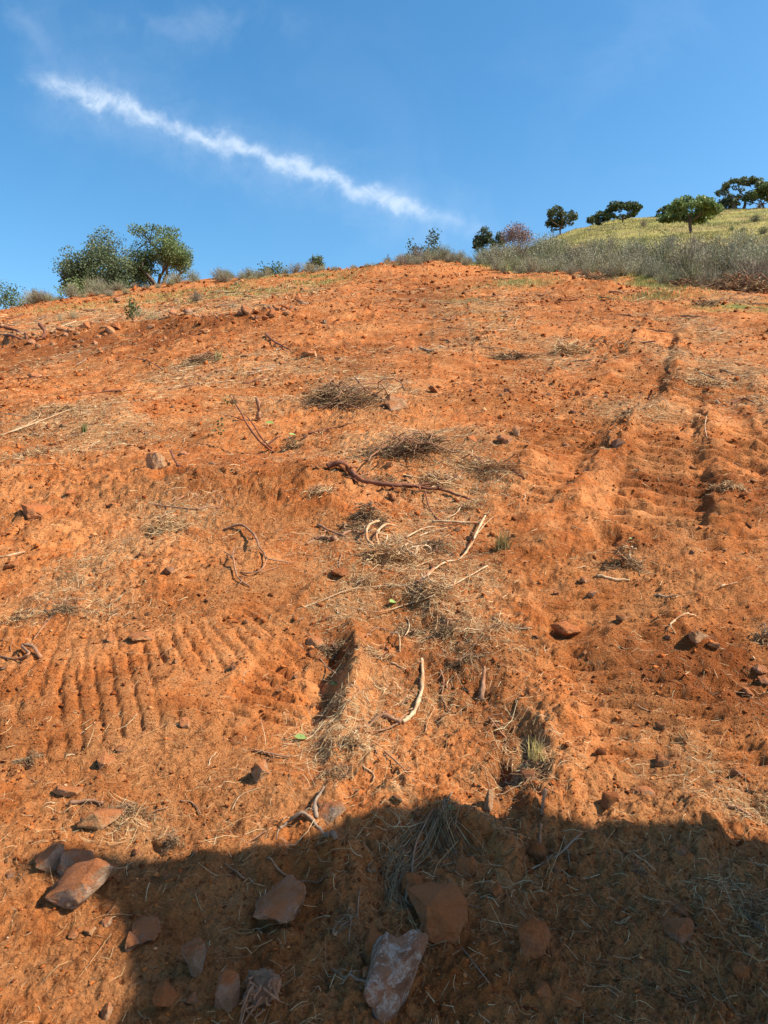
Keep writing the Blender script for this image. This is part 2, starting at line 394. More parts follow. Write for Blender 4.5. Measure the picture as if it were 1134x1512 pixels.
M_brown = mat('brown_bark', b_wood((.22, .11, .06), (.34, .18, .10)))
M_dark = mat('dark_red_bark', b_wood((.12, .045, .028), (.22, .09, .05)))
M_grey = mat('grey_wood', b_wood((.17, .11, .07), (.30, .21, .14)))
def b_straw(T, out):
    P = T.add('ShaderNodeNewGeometry').outputs['Position']; r = T.add('ShaderNodeNewGeometry').outputs['Random Per Island']
    c = T.ramp(r, [(0, (.20, .085, .035)), (.3, (.40, .20, .085)), (.6, (.52, .31, .14)), (.85, (.64, .45, .23)), (1., (.68, .56, .34))])
    princ(T, out, c, .8, .2)
M_straw = mat('dry_straw', b_straw)
def b_strawdark(T, out):
    r = T.add('ShaderNodeNewGeometry').outputs['Random Per Island']
    c = T.ramp(r, [(0, (.08, .042, .022)), (.4, (.20, .11, .06)), (.75, (.34, .22, .11)), (1., (.50, .37, .20))])
    princ(T, out, c, .85, .15)
M_strawdark = mat('dead_twigs', b_strawdark)
def b_clod(T, out):
    r = T.add('ShaderNodeNewGeometry').outputs['Random Per Island']; P = T.add('ShaderNodeNewGeometry').outputs['Position']
    c = T.ramp(r, [(0, (.12, .036, .012)), (.35, SOIL_D), (.7, SOIL_B), (.94, SOIL_A), (.985, SOIL_C), (1., (.55, .36, .22))])
    princ(T, out, c, .96, .08, bump(T, T.noise(P, 140, 5, .7), .8, .004))
M_clod = mat('soil_crumbs', b_clod)
def b_leaf(cols, trans=.25):
    def f(T, out):
        r = T.add('ShaderNodeNewGeometry').outputs['Random Per Island']; P = T.add('ShaderNodeNewGeometry').outputs['Position']
        n = T.noise(P, .9, 3, .6)
        v = T.math('ADD', T.math('MULTIPLY', r, .4), T.math('MULTIPLY', T.smooth(n, .3, .7), .6))
        c = T.ramp(v, [(i/(len(cols)-1), q) for i, q in enumerate(cols)])
        k = T.smooth(T.add('ShaderNodeObjectInfo').outputs['Random'], 0, 1, .62, 1.3)
        c = T.mix(1.0, c, T.add('ShaderNodeCombineColor', {0: k, 1: k, 2: k}).outputs[0], 'MULTIPLY')
        p = T.add('ShaderNodeBsdfPrincipled', {'Base Color': c, 'Roughness': .6, 'Specular IOR Level': .3})
        tr = T.add('ShaderNodeBsdfTranslucent', {'Color': c})
        mx = T.add('ShaderNodeMixShader', {0: trans, 1: p.outputs[0], 2: tr.outputs[0]}); T.l.new(mx.outputs[0], out.inputs[0])
    return f
M_oak = mat('oak_foliage', b_leaf([(.06, .09, .03), (.10, .145, .045), (.155, .205, .07), (.22, .27, .10)]))
M_oakd = mat('dark_foliage', b_leaf([(.05, .068, .03), (.09, .115, .05), (.15, .18, .08)]))
M_sage = mat('sage_foliage', b_leaf([(.12, .12, .065), (.21, .21, .115), (.33, .325, .19), (.46, .44, .28)], .15))
M_sageg = mat('green_sage_foliage', b_leaf([(.09, .11, .035), (.17, .20, .065), (.29, .32, .12)], .15))
M_fresh = mat('fresh_leaf', b_leaf([(.14, .26, .05), (.30, .42, .12), (.42, .52, .22)], .3))
M_grass = mat('green_grass', b_leaf([(.16, .17, .045), (.25, .24, .07), (.36, .31, .11)], .25))
M_dry = mat('dry_grass', b_leaf([(.32, .24, .09), (.44, .35, .13), (.56, .46, .20)], .2))
M_stem = mat('grey_stems', b_wood((.26, .22, .15), (.40, .35, .25), 0.0))
M_rust = mat('rusty_foliage', b_leaf([(.12, .07, .055), (.19, .11, .085), (.24, .15, .11)], .1))
def b_bark(T, out):
    P = T.add('ShaderNodeNewGeometry').outputs['Position']
    st = T.add('ShaderNodeMapping', {'Vector': P, 'Scale': (14, 14, 3)}).outputs[0]
    n = T.noise(st, 1, 6, .7, .4)
    c = T.ramp(n, [(.35, (.06, .045, .035)), (.6, (.17, .13, .10))])
    princ(T, out, c, .95, .1, bump(T, n, 1., .03))
M_bark = mat('tree_bark', b_bark)

# ------------------------------------------------------------------ object helpers
def tag(o, label=None, cat=None, group=None, kind=None):
    if label: o['label'] = label
    if cat: o['category'] = cat
    if group: o['group'] = group
    if kind: o['kind'] = kind
    return o
def mesh_np(name, V, Fc, material, smooth=False):
    V = np.asarray(V, np.float32); Fc = np.asarray(Fc, np.int32)
    me = bpy.data.meshes.new(name); n, k = Fc.shape
    me.vertices.add(len(V)); me.vertices.foreach_set('co', V.ravel())
    me.loops.add(n*k); me.loops.foreach_set('vertex_index', Fc.ravel())
    me.polygons.add(n); me.polygons.foreach_set('loop_start', np.arange(0, n*k, k, dtype=np.int32))
    me.polygons.foreach_set('loop_total', np.full(n, k, np.int32))
    if smooth: me.polygons.foreach_set('use_smooth', np.ones(n, bool))
    me.update(calc_edges=True); me.materials.append(material); return me
def link(name, me, parent=None, loc=None):
    o = bpy.data.objects.new(name, me); COL.objects.link(o)
    if parent: o.parent = parent
    if loc is not None: o.location = loc
    return o
def empty(name, loc): return link(name, None, None, loc)

# ------------------------------------------------------------------ the ground sheet
GROUND_SMOOTH = False
def build_ground():
    rs = [.12]
    while rs[-1] < 700:
        r = rs[-1]
        if r < 1.25: dr = .03
        elif r < 62: dr = min(max(.00145, 0)*r*r, (.0056 if r < 12 else .0082)*r)
        elif r < 130: dr = .02*r
        else: dr = .08*r
        rs.append(r+dr)
    rs = np.array(rs)
    th = np.concatenate([np.arange(-180, -60, 3.), np.arange(-60, -33, .6), np.arange(-33, 33, .115), np.arange(33, 60, .6), np.arange(60, 180, 3.)])
    t = np.radians(th); nr, nt = len(rs), len(th)
    RR, TT = np.meshgrid(rs, t, indexing='ij'); X = RR*np.sin(TT); Y = RR*np.cos(TT)
    Z = height(X, Y)
    V = np.stack([X, Y, Z], -1).reshape(-1, 3); V = np.vstack([V, [[0, 0, Hs(0, 0)]]])
    i = np.arange(nr-1)[:, None]*nt; j = np.arange(nt)[None, :]; j2 = (j+1) % nt
    Fc = np.stack([i+j, i+nt+j, i+nt+j2, i+j2], -1).reshape(-1, 4)
    c = len(V)-1; j = np.arange(nt)
    me = mesh_np('ground', V, Fc, M_soil, GROUND_SMOOTH)
    # zones: litter, vegetation, green, damp
    x, y = V[:, 0].astype(float), V[:, 1].astype(float)
    lit = np.maximum(litter(x, y), .10)
    veg = veg_mask(x, y); gr = green_mask(x, y); dm = dark_soil_mask(x, y)
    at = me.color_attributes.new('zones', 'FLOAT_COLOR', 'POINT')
    at.data.foreach_set('color', np.stack([lit, veg, gr, dm], -1).astype(np.float32).ravel())
    o = link('ground', me); tag(o, 'bare red earth hillside scarred by machine tracks', None, None, 'structure')
    return o
def blobs(x, y, L):
    s = np.zeros_like(x)
    for (cx, cy, rx, ry, a) in L: s = s+a*np.exp(-((x-cx)/rx)**2-((y-cy)/ry)**2)
    return s
def mkblobs(T):
    L = []
    for (px, py, wx, wy, a) in T:
        c = ground_hit(px, py); up = ground_hit(px, py-wy); dn = ground_hit(px, py+wy)
        L.append((c[0], c[1], wx/F*c[1], max(abs(up[1]-dn[1])*.5, .05), a))
    return L
LIT = mkblobs([(90, 620, 110, 35, .8), (60, 480, 90, 20, .9), (230, 465, 110, 14, .7), (430, 560, 130, 40, .6), (520, 580, 80, 30, 1.), (620, 660, 110, 30, 1.2),
    (700, 690, 60, 30, .9), (640, 720, 60, 30, .7), (560, 790, 110, 50, 1.2), (650, 850, 80, 40, 1.), (250, 770, 80, 35, 1.), (450, 780, 60, 30, .6),
    (120, 850, 70, 30, .6), (160, 900, 50, 30, .6), (60, 900, 60, 40, .4), (500, 900, 60, 40, .7), (660, 930, 60, 40, .9), (740, 930, 70, 40, .8),
    (500, 1080, 60, 50, .9), (490, 960, 30, 40, .7), (620, 1020, 80, 60, .6), (1040, 540, 70, 40, 1.3), (1110, 560, 50, 50, 1.2), (700, 460, 60, 25, 1.), (830, 515, 50, 22, 1.2),
    (1000, 480, 60, 25, .8), (640, 510, 70, 15, .7), (900, 830, 50, 25, .7), (930, 960, 60, 30, .3), (980, 1110, 80, 40, .6), (600, 1230, 40, 60, .4), (780, 1120, 50, 60, .8),
    (1100, 1190, 60, 20, .6), (200, 1215, 60, 25, .6), (1090, 1330, 60, 60, .25), (760, 1340, 40, 60, .2), (500, 1450, 40, 30, .2), (950, 600, 60, 20, .8), (180, 640, 120, 30, .6),
    (330, 460, 80, 12, .7), (400, 430, 100, 12, .6), (560, 440, 60, 10, .3), (760, 440, 60, 10, .4), (1060, 445, 80, 8, .9), (310, 540, 130, 25, .6), (60, 540, 80, 25, .4)])
GRN = mkblobs([(640+120, 448-30, 50, 5, .6), (960, 412, 40, 8, 1.), (1090, 452, 60, 9, 1.), (960, 440, 60, 6, .5), (400, 432, 50, 6, .35), (325, 432, 40, 6, .55), (240, 440, 60, 6, .25),
    (100, 455, 60, 6, .15), (700, 450, 40, 14, .3), (480, 418, 40, 4, .5), (720, 392, 40, 4, .8), (450, 408, 60, 3, .6)])
DRK = mkblobs([(60, 520, 200, 18, 1.2), (250, 500, 160, 16, 1.2), (620, 440, 70, 30, 1.1), (500, 520, 120, 25, .5), (780, 620, 90, 40, .4), (980, 700, 90, 50, .6), (1060, 700, 90, 80, .5),
    (1000, 990, 130, 50, .6), (1090, 1000, 60, 60, .6), (930, 800, 60, 30, .7), (750, 1120, 40, 90, .8), (480, 1010, 30, 90, .8), (700, 980, 60, 60, .4), (560, 1000, 80, 60, .3), (850, 450, 120, 16, .5), (960, 540, 20, 50, .8),
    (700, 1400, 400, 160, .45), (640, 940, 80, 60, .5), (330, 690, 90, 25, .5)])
def litter(x, y):
    s = blobs(x, y, LIT); n = fbm(x*.8, y*.8, 4, .6, 51)
    return np.clip(s*(.75+1.0*n)+.10*(n+.5), 0, 1)
def green_mask(x, y):
    return np.clip(blobs(x, y, GRN)*(1+fbm(x*.9, y*.9, 3, .6, 52)), 0, 1)
def dark_soil_mask(x, y):  # hand-placed patches of darker red soil colour, broken up by noise
    return np.clip(blobs(x, y, DRK)*(.8+1.2*fbm(x*1.3, y*1.3, 4, .6, 53)), 0, 1)
build_ground()

# ------------------------------------------------------------------ frame sampling (where loose matter is scattered)
def scatter(n, ymin, ymax, power, dens=None, amax=.62):
    """points on the slope in front; area density falls off with distance as y**-power"""
    out = []; tot = 0
    while tot < n:
        m = n*3
        u = rng.random(m); q = 2-power
        y = (ymin**q+u*(ymax**q-ymin**q))**(1/q) if abs(q) > 1e-6 else ymin*(ymax/ymin)**u
        x = rng.uniform(-amax, amax, m)*y
        keep = np.ones(m, bool)
        if dens is not None: keep = rng.random(m) < dens(x, y)
        keep &= veg_mask(x, y) < .5
        P = np.stack([x, y], -1)[keep]; out.append(P); tot += len(P)
    return np.vstack(out)[:n]

def ribbons(P, length, width, lift, seg=3, curl=.5, ang=None, z0=None, stand=0., fold=True):
    """thin V-section ribbons lying on the ground; vectorised. returns V,F"""
    n = len(P); ang = rng.uniform(0, 2*np.pi, n) if ang is None else ang
    length = np.broadcast_to(length, n); width = np.broadcast_to(width, n)
    k = seg+1; t = np.linspace(-.5, .5, k)
    bend = rng.normal(0, curl, n)
    th = ang[:, None]+bend[:, None]*t[None, :]*2
    st = length[:, None]/seg
    dx = np.cos(th)*st; dy = np.sin(th)*st
    cx = np.cumsum(dx, 1)-dx[:, :1]; cy = np.cumsum(dy, 1)-dy[:, :1]
    cx = P[:, 0:1]+cx-cx.mean(1, keepdims=True); cy = P[:, 1:2]+cy-cy.mean(1, keepdims=True)
    Z = height(cx, cy)
    Z = np.maximum(Z, Z.mean(1, keepdims=True)-length[:, None]*.12)
    arch = (1-(2*t)**2)[None, :]*np.abs(rng.normal(0, 1, n))[:, None]*lift+lift*.3
    tilt = rng.normal(0, stand, n)[:, None]*t[None, :]*length[:, None]
    Z = Z+arch+np.abs(tilt)
    nx = -np.sin(th); ny = np.cos(th); w = width[:, None]*.5*np.array([1.]+[1]*(k-2)+[.4])[None, :]
    ph = rng.uniform(-.8, .8, n)[:, None]; cw = np.cos(ph)*w; sw = np.sin(ph)*w
    Lf = np.stack([cx+nx*cw, cy+ny*cw, Z+sw-w*.5], -1); Rt = np.stack([cx-nx*cw, cy-ny*cw, Z-sw-w*.5], -1); Md = np.stack([cx, cy, Z+w*.6], -1)
    V = np.stack([Lf, Md, Rt], 2).reshape(-1, 3)                      # n,k,3
    b = (np.arange(n)*k*3)[:, None]+(np.arange(seg)*3)[None, :]
    F1 = np.stack([b, b+1, b+4, b+3], -1).reshape(-1, 4); F2 = np.stack([b+1, b+2, b+5, b+4], -1).reshape(-1, 4)
    return V, np.vstack([F1, F2])
def merge(parts):
    Vs, Fs, o = [], [], 0
    for V, Fc in parts: Vs.append(V); Fs.append(Fc+o); o += len(V)
    return np.vstack(Vs), np.vstack(Fs)

# ------------------------------------------------------------------ loose crumbs of soil (nobody could count them)
def ico():
    bm = bmesh.new(); bmesh.ops.create_icosphere(bm, subdivisions=1, radius=1)
    V = np.array([v.co[:] for v in bm.verts]); Fc = np.array([[v.index for v in f.verts] for f in bm.faces]); bm.free(); return V, Fc
def lumps(P, size):
    V0 = np.array([[1, 0, 0], [0, 1, 0], [-1, 0, 0], [0, -1, 0], [0, 0, 1], [0, 0, -1.]]); F0 = np.array([[0, 1, 4], [1, 2, 4], [2, 3, 4], [3, 0, 4], [1, 0, 5], [2, 1, 5], [3, 2, 5], [0, 3, 5]]); n = len(P); k = len(V0)
    jit = rng.uniform(.45, 1.35, (n, k, 1)); sc = rng.uniform(.6, 1.25, (n, 1, 3))*size[:, None, None]; sc[:, :, 2] *= .75
    a = rng.uniform(0, 2*np.pi, n); ca, sa = np.cos(a)[:, None], np.sin(a)[:, None]
    V = (V0[None]+rng.normal(0, .28, (n, k, 3)))*jit*sc; x = V[..., 0]*ca-V[..., 1]*sa; y = V[..., 0]*sa+V[..., 1]*ca
    z = height(P[:, 0], P[:, 1])[:, None]+V[..., 2]+size[:, None]*.25
    V = np.stack([x+P[:, 0:1], y+P[:, 1:2], z], -1).reshape(-1, 3)
    return V, (F0[None]+(np.arange(n)*k)[:, None, None]).reshape(-1, 3)
def roughd(x, y): return np.clip(.30+.7*sstep(fbm(x*.7, y*.7, 3, .5, 61), -.15, .35)+dark_soil_mask(x, y)*.5, 0, 1)
P = scatter(50000, 1.15, 12, 2.5, roughd)
d = np.hypot(P[:, 0], P[:, 1]); sz = .00085*d*(.75+rng.pareto(2.7, len(P)).clip(0, 4.0))
V, Fc = lumps(P, sz)
P2 = scatter(26000, 6, 42, 1.6, roughd); d = P2[:, 1]; V2, F2 = lumps(P2, .0009*d*(.8+rng.pareto(2.8, len(P2)).clip(0, 3.0)))
V, Fc = merge([(V, Fc), (V2, F2)])
tag(link('soil_crumbs', mesh_np('soil_crumbs', V, Fc, M_clod)), 'loose crumbs of red soil scattered over the slope', 'soil crumbs', None, 'stuff')

# ------------------------------------------------------------------ straw and plant litter
def litd(x, y): return np.clip(litter(x, y)**1.5*1.1+.022, 0, 1)
parts = []
P = scatter(28000, 1.2, 9, 1.8, litd); d = P[:, 1]
parts.append(ribbons(P, rng.uniform(.010, .045, len(P))*(1+rng.random(len(P))**6*3), .0006+.00036*d*rng.random(len(P))**1.5, .005, 3, .28, stand=.25))
P = scatter(40000, 6, 42, 1.6, litd); d = P[:, 1]
parts.append(ribbons(P, .03+.012*d*rng.random(len(P))**2, .00042*np.maximum(d, 4)*rng.uniform(.5, 1.1, len(P)), .012, 1, .5, stand=.35))
V, Fc = merge(parts)
P = scatter(24000, 1.2, 30, 1.9, lambda x, y: np.clip(litd(x, y)+dark_soil_mask(x, y)*.4+.04, 0, 1)); d = P[:, 1]
Vd, Fd = ribbons(P, (.010+.006*d)*rng.uniform(.5, 1.6, len(P)), (.0009+.0006*d)*rng.uniform(.5, 1.3, len(P)), .004, 1, .5, stand=.4)
tag(link('plant_debris', mesh_np('plant_debris', Vd, Fd, M_strawdark)), 'dark bark crumbs and broken twiglets mixed into the red soil', 'plant debris', None, 'stuff')
tag(link('straw_litter', mesh_np('straw_litter', V, Fc, M_straw)), 'dry straw and shredded stems littering the red soil', 'straw', None, 'stuff')
# ================== MORE
# ------------------------------------------------------------------ stones
def stone_mesh(seed, sub=2, flat=.75, npts=12, rough=.07, bev=.07):
    r = np.random.default_rng(seed)
    bm = bmesh.new()
    p = r.normal(size=(npts, 3)); p /= np.linalg.norm(p, axis=1, keepdims=True); p *= r.uniform(.82, 1.08, (npts, 1)); p[:, 2] *= flat
    for q in p: bm.verts.new(q)
    res = bmesh.ops.convex_hull(bm, input=bm.verts)
    bmesh.ops.delete(bm, geom=[g for g in res['geom_interior'] if isinstance(g, bmesh.types.BMVert)], context='VERTS')
    if sub:
        bmesh.ops.bevel(bm, geom=list(bm.edges), offset=bev, segments=2, profile=.6, affect='EDGES', clamp_overlap=True)
        bmesh.ops.triangulate(bm, faces=bm.faces)
        for _ in range(sub): bmesh.ops.subdivide_edges(bm, edges=[e for e in bm.edges if e.calc_length() > .16/(1+_)], cuts=1, use_grid_fill=False); bmesh.ops.triangulate(bm, faces=bm.faces)
        co = np.array([v.co[:] for v in bm.verts]); o = seed*3.1
        n = fbm(co[:, 0]*1.6+co[:, 2]*.9+o, co[:, 1]*1.6-co[:, 2]*1.1+o, 5, .65, seed % 9)*rough*1.5
        n += clods(co[:, 0]+co[:, 2]*.7+o, co[:, 1]-co[:, 2]*.6, 3.0, seed % 5)*rough*.6
        for v, k in zip(bm.verts, n): v.co *= 1+float(k)
    else: bmesh.ops.triangulate(bm, faces=bm.faces)
    V = np.array([v.co[:] for v in bm.verts]); Fc = np.array([[v.index for v in f.verts] for f in bm.faces]) if False else None
    bm.verts.index_update(); Fc = np.array([[v.index for v in f.verts] for f in bm.faces]); bm.free()
    V /= np.abs(V).max(0); return V, Fc
def place_pix(px, py):
    g0 = ground_hit(px, py); d = pix_dir(px, py); a = d[0]/d[1]; e = d[2]/d[1]
    ys = np.linspace(g0[1]*.88, g0[1]*1.10, 90); g = macro(a*ys, ys)+medium(a*ys, ys)+features(a*ys, ys)[0]-(CAMZ+e*ys)
    i = int(np.argmax(g > 0)) if (g > 0).any() else 45
    return np.array([a*ys[i], ys[i]])
def stone(px, py, w, h, mt, label, seed=None, rz=None, tilt=(0, 0), sink=.28, depth=1., cat='stone', name='stone', flat=.8, sharp=.05, npts=14):
    """px,py = middle of the stone in the photograph, w,h = size there; becomes a real size on the slope"""
    seed = seed if seed is not None else int(px*7+py*3)
    g = place_pix(px, py+h*.30); D = g[1]*math.cos(PITCH)
    sink = sink+.07; sx = w/F*D/2*1.06; elev = math.atan2(CAMZ-Hs(*g), D)+.0
    ch = max(.35, math.cos(elev)); sz = h/F*D/2*1.05/(.55+.45*ch); sy = sx*depth
    V, Fc = stone_mesh(seed, 2, 1.0 if flat is None else flat, npts, .09, sharp); V = V*np.array([sx, sy, sz])
    me = mesh_np(name, V, Fc, M_rock[mt], False)
    me.polygons.foreach_set('use_smooth', np.ones(len(me.polygons), bool))
    o = link(name, me); o.location = (g[0], g[1]+sy*.2, Hs(*g)+sz*(1-2*sink))
    o.rotation_euler = (tilt[0], tilt[1], rz if rz is not None else random.uniform(-.5, .5))
    tag(o, label, cat); return o
ST = [
 (590, 1450, 118, 128, 3, 'largest foremost rock, red-brown with white mineral flecks, jutting up at the bottom edge', dict(name='rock', cat='rock', npts=14, sink=.22, seed=31, depth=.9, sharp=.04, tilt=(-.2, .1), flat=1.0)),
 (415, 1343, 78, 66, 0, 'blocky reddish rock with a pale top corner in the shade', dict(name='rock', cat='rock', npts=12, sink=.1, seed=12, flat=.9)),
 (128, 1306, 112, 62, 1, 'long sharp-edged slab half in sun and half in shade at the shadow corner', dict(name='rock', cat='rock', npts=12, sink=.2, seed=8, tilt=(.1, -.35), depth=.7)),
 (112, 1264, 52, 62, 1, 'cracked grey-brown rock behind the sharp-edged slab', dict(name='rock', cat='rock', npts=12, sink=.2, seed=5)),
 (75, 1275, 50, 55, 1, 'left half of the split grey-brown rock in the hollow', dict(name='rock', cat='rock', npts=12, sink=.3, seed=6)),
 (140, 1213, 62, 34, 2, 'flat tilted orange rock above the cracked grey-brown rock', dict(name='rock', cat='rock', npts=12, seed=9, tilt=(0, -.4), sink=.25)),
 (286, 1428, 48, 54, 1, 'rounded brown cobble with one smooth grey face in the shade', dict(sink=.1, seed=14)),
 (213, 1377, 50, 26, 4, 'flat purplish stone lying left of the brown cobble', dict(sink=.3, seed=15)),
 (188, 1398, 32, 20, 0, 'small brown stone touching the flat purplish stone', dict(sink=.2, seed=16)),
 (335, 1480, 44, 75, 4, 'upright grey slab beside the frayed root stump', dict(sink=.1, seed=17, tilt=(0, .3), depth=.6)),
 (240, 1480, 38, 44, 5, 'round soil-covered cobble at the bottom left of the shade', dict(sink=.2, seed=18)),
 (285, 1478, 22, 20, 0, 'small pale-topped brown pebble between the cobbles', dict(sink=.2, seed=19)),
 (789, 1408, 50, 62, 5, 'smooth egg-shaped brown stone standing in the shade', dict(sink=.12, seed=20, npts=20, sharp=.1)),
 (645, 1352, 92, 92, 5, 'big dust-covered wedge of rock buried behind the flecked rock', dict(name='rock', cat='rock', sink=.3, seed=21, npts=12)),
 (560, 1402, 70, 50, 5, 'soil-caked shoulder of rock just left above the flecked rock', dict(name='rock', cat='rock', sink=.35, seed=22)),
 (606, 1306, 36, 34, 5, 'round soil-caked stone under the straw bundle', dict(sink=.2, seed=23, npts=18)),
 (688, 1278, 38, 38, 5, 'flat soil-caked stone right of the straw bundle', dict(sink=.35, seed=24)),
 (732, 1330, 22, 26, 5, 'small round stone right of the big dusty wedge', dict(sink=.2, seed=25)),
 (1000, 1378, 50, 48, 4, 'half-buried blue-grey rock in the shade at the right', dict(name='rock', cat='rock', sink=.4, seed=26, npts=13, sharp=.1, tilt=(.2, .4))),
 (1008, 1269, 18, 18, 4, 'small pale grey stone just below the shadow edge', dict(sink=.25, seed=27)),
 (1096, 1440, 28, 20, 5, 'lone dusty stone near the lower right corner', dict(sink=.3, seed=28)),
 (490, 1196, 46, 36, 1, 'smooth reddish-grey stone crossed by the shadow edge beside the root', dict(sink=.3, seed=29, npts=13)),
 (722, 1182, 18, 40, 2, 'narrow pale stone standing in the sunlit gully', dict(sink=.15, seed=30, depth=.7)),
 (100, 1166, 40, 32, 2, 'pale flat stone pressed into the sunlit soil at the left', dict(sink=.42, seed=32)),
 (152, 1124, 32, 24, 2, 'pale yellowish stone above the flat pale one', dict(sink=.4, seed=33)),
 (384, 1146, 28, 34, 2, 'wedge-shaped stone with a bright right side, shaded to its left', dict(sink=.25, seed=34)),
 (465, 951, 26, 20, 2, 'rounded flat stone at the edge of the narrow trench', dict(sink=.3, seed=35, npts=18)),
 (1030, 939, 30, 22, 2, 'rounded tan stone lit on its right side below the pale curved stick', dict(sink=.2, seed=36, npts=13)),
 (1054, 952, 18, 12, 2, 'small tan stone right beside the rounded tan one', dict(sink=.25, seed=37)),
 (1122, 985, 22, 16, 0, 'red stone on the rubble at the right edge', dict(sink=.25, seed=38)),
 (1104, 1022, 18, 16, 0, 'small round red stone in the right-hand rubble hollow', dict(sink=.2, seed=39)),
 (1128, 1008, 16, 14, 0, 'red pebble at the very right edge of the rubble', dict(sink=.2, seed=40)),
 (230, 684, 30, 32, 2, 'pale upright stone casting a shadow to its left', dict(sink=.1, seed=41, depth=.8)),
 (50, 755, 42, 28, 5, 'broad dusty slab near the left edge with a dark lower rim', dict(sink=.35, seed=42)),
 (172, 743, 26, 12, 5, 'flat dusty stone between the broad slab and the leafy patch', dict(sink=.35, seed=43)),
 (104, 725, 18, 14, 5, 'small dusty stone above the broad slab', dict(sink=.3, seed=44)),
 (762, 638, 12, 20, 2, 'slim pale stone standing beside the dark hole', dict(sink=.15, seed=45)),
 (745, 650, 22, 16, 0, 'lumpy red stone at the foot of the slim pale one', dict(sink=.25, seed=46)),
 (697, 648, 16, 12, 5, 'dusty stone left of the dark hole', dict(sink=.3, seed=47)),
 (583, 594, 34, 34, 2, 'pale leaning slab at the right end of the upper twig heap', dict(sink=.25, seed=148, depth=.7, tilt=(0, -.4), npts=12)),
 (272, 1062, 18, 20, 2, 'smooth oval stone in the sunlit track', dict(sink=.3, seed=49, npts=18)),
 (208, 938, 44, 16, 2, 'long dusty stone flush with the soil above the cleat marks', dict(sink=.42, seed=50)),
 (165, 942, 16, 18, 2, 'pale oval pebble left of the long dusty stone', dict(sink=.35, seed=51)),
 (836, 930, 46, 26, 5, 'smooth clay block roofing the dark burrow-like hole', dict(sink=.25, seed=52, tilt=(0, .4), npts=14)),
 (456, 526, 28, 12, 2, 'pale wedge stone in the middle distance', dict(sink=.3, seed=53)),
 (503, 527, 22, 9, 2, 'pale flat stone right of the wedge stone in the middle distance', dict(sink=.3, seed=54)),
 (51, 553, 20, 14, 1, 'dark blocky stone alone on the left of the slope', dict(sink=.15, seed=55)),
 (161, 487, 22, 14, 2, 'pale orange boulder at the left end of the rubble ridge', dict(sink=.2, seed=56)),
 (302, 491, 16, 9, 2, 'flat pale boulder in the middle of the rubble ridge', dict(sink=.3, seed=57)),
 (150, 518, 14, 9, 1, 'brown rock under the rubble ridge', dict(sink=.2, seed=58)),
 (479, 475, 8, 8, 1, 'dark rock standing out on the upper red slope', dict(sink=.15, seed=59)),
 (174, 443, 12, 10, 0, 'red rock on the brow in front of the oaks', dict(sink=.15, seed=61)),
 (439, 441, 10, 16, 5, 'upright orange clod on the upper slope', dict(sink=.15, seed=62)),
 (863, 858, 18, 14, 2, 'pale stone at the lower lip of the twig-filled hollow', dict(sink=.3, seed=63)),
 (874, 879, 14, 10, 1, 'dark stone just below the twig-filled hollow', dict(sink=.2, seed=64)),
 (822, 878 , 10, 9, 1, 'little dark stone left of the two below the hollow', dict(sink=.2, seed=65)),
 (1022, 817, 10, 8, 1, 'small dark round stone on the smooth right bank', dict(sink=.2, seed=66)),
 (20, 833, 34, 20, 5, 'dusty lump under the pale stalk at the left edge', dict(sink=.35, seed=67)),
 (348, 592, 26, 14, 2, 'pale orange stone behind the tip of the reddish twig', dict(sink=.35, seed=68)),
 (270, 668, 14, 10, 0, 'reddish stone right above the pale upright one', dict(sink=.25, seed=69)),
 (131, 1378, 20, 14, 2, 'bright cream stone in the sunlit corner', dict(sink=.3, seed=70)),
 (108, 1382, 16, 10, 2, 'small cream stone left of the bright one', dict(sink=.3, seed=71)),
 (158, 1365, 20, 12, 2, 'cream stone at the edge of the sunlit corner', dict(sink=.38, seed=72)),
 (157, 1495, 18, 26, 2, 'tan stone at the bottom of the straight shadow edge', dict(sink=.25, seed=73)),
 (912, 1400, 18, 12, 5, 'dusty pebble left of the blue-grey rock', dict(sink=.3, seed=74)),
 (845, 1485, 34, 20, 5, 'dusty stone at the bottom right of the egg-shaped one', dict(sink=.35, seed=75)),
 (800, 1475, 26, 26, 5, 'soil-caked stone just below the egg-shaped one', dict(sink=.35, seed=76)),
 (955, 1178, 40, 14, 2, 'flush pale stone in the sunlit bank above the shadow', dict(sink=.44, seed=77)),
 (1003, 1135, 14, 9, 2, 'chip-like pale stone on the right bank', dict(sink=.3, seed=78)),
 (575, 693, 14, 12, 2, 'pale pinkish stone above the long dark branch', dict(sink=.25, seed=79)),
 (605, 705, 12, 12, 2, 'rounded pale stone against the long dark branch', dict(sink=.25, seed=80)),
 (414, 1020, 14, 9, 2, 'small tan stone among the level cleat marks', dict(sink=.3, seed=81)),
]
for (px, py, w, h, mt, lab, kw) in ST: stone(px, py, w, h, mt, lab, **kw)

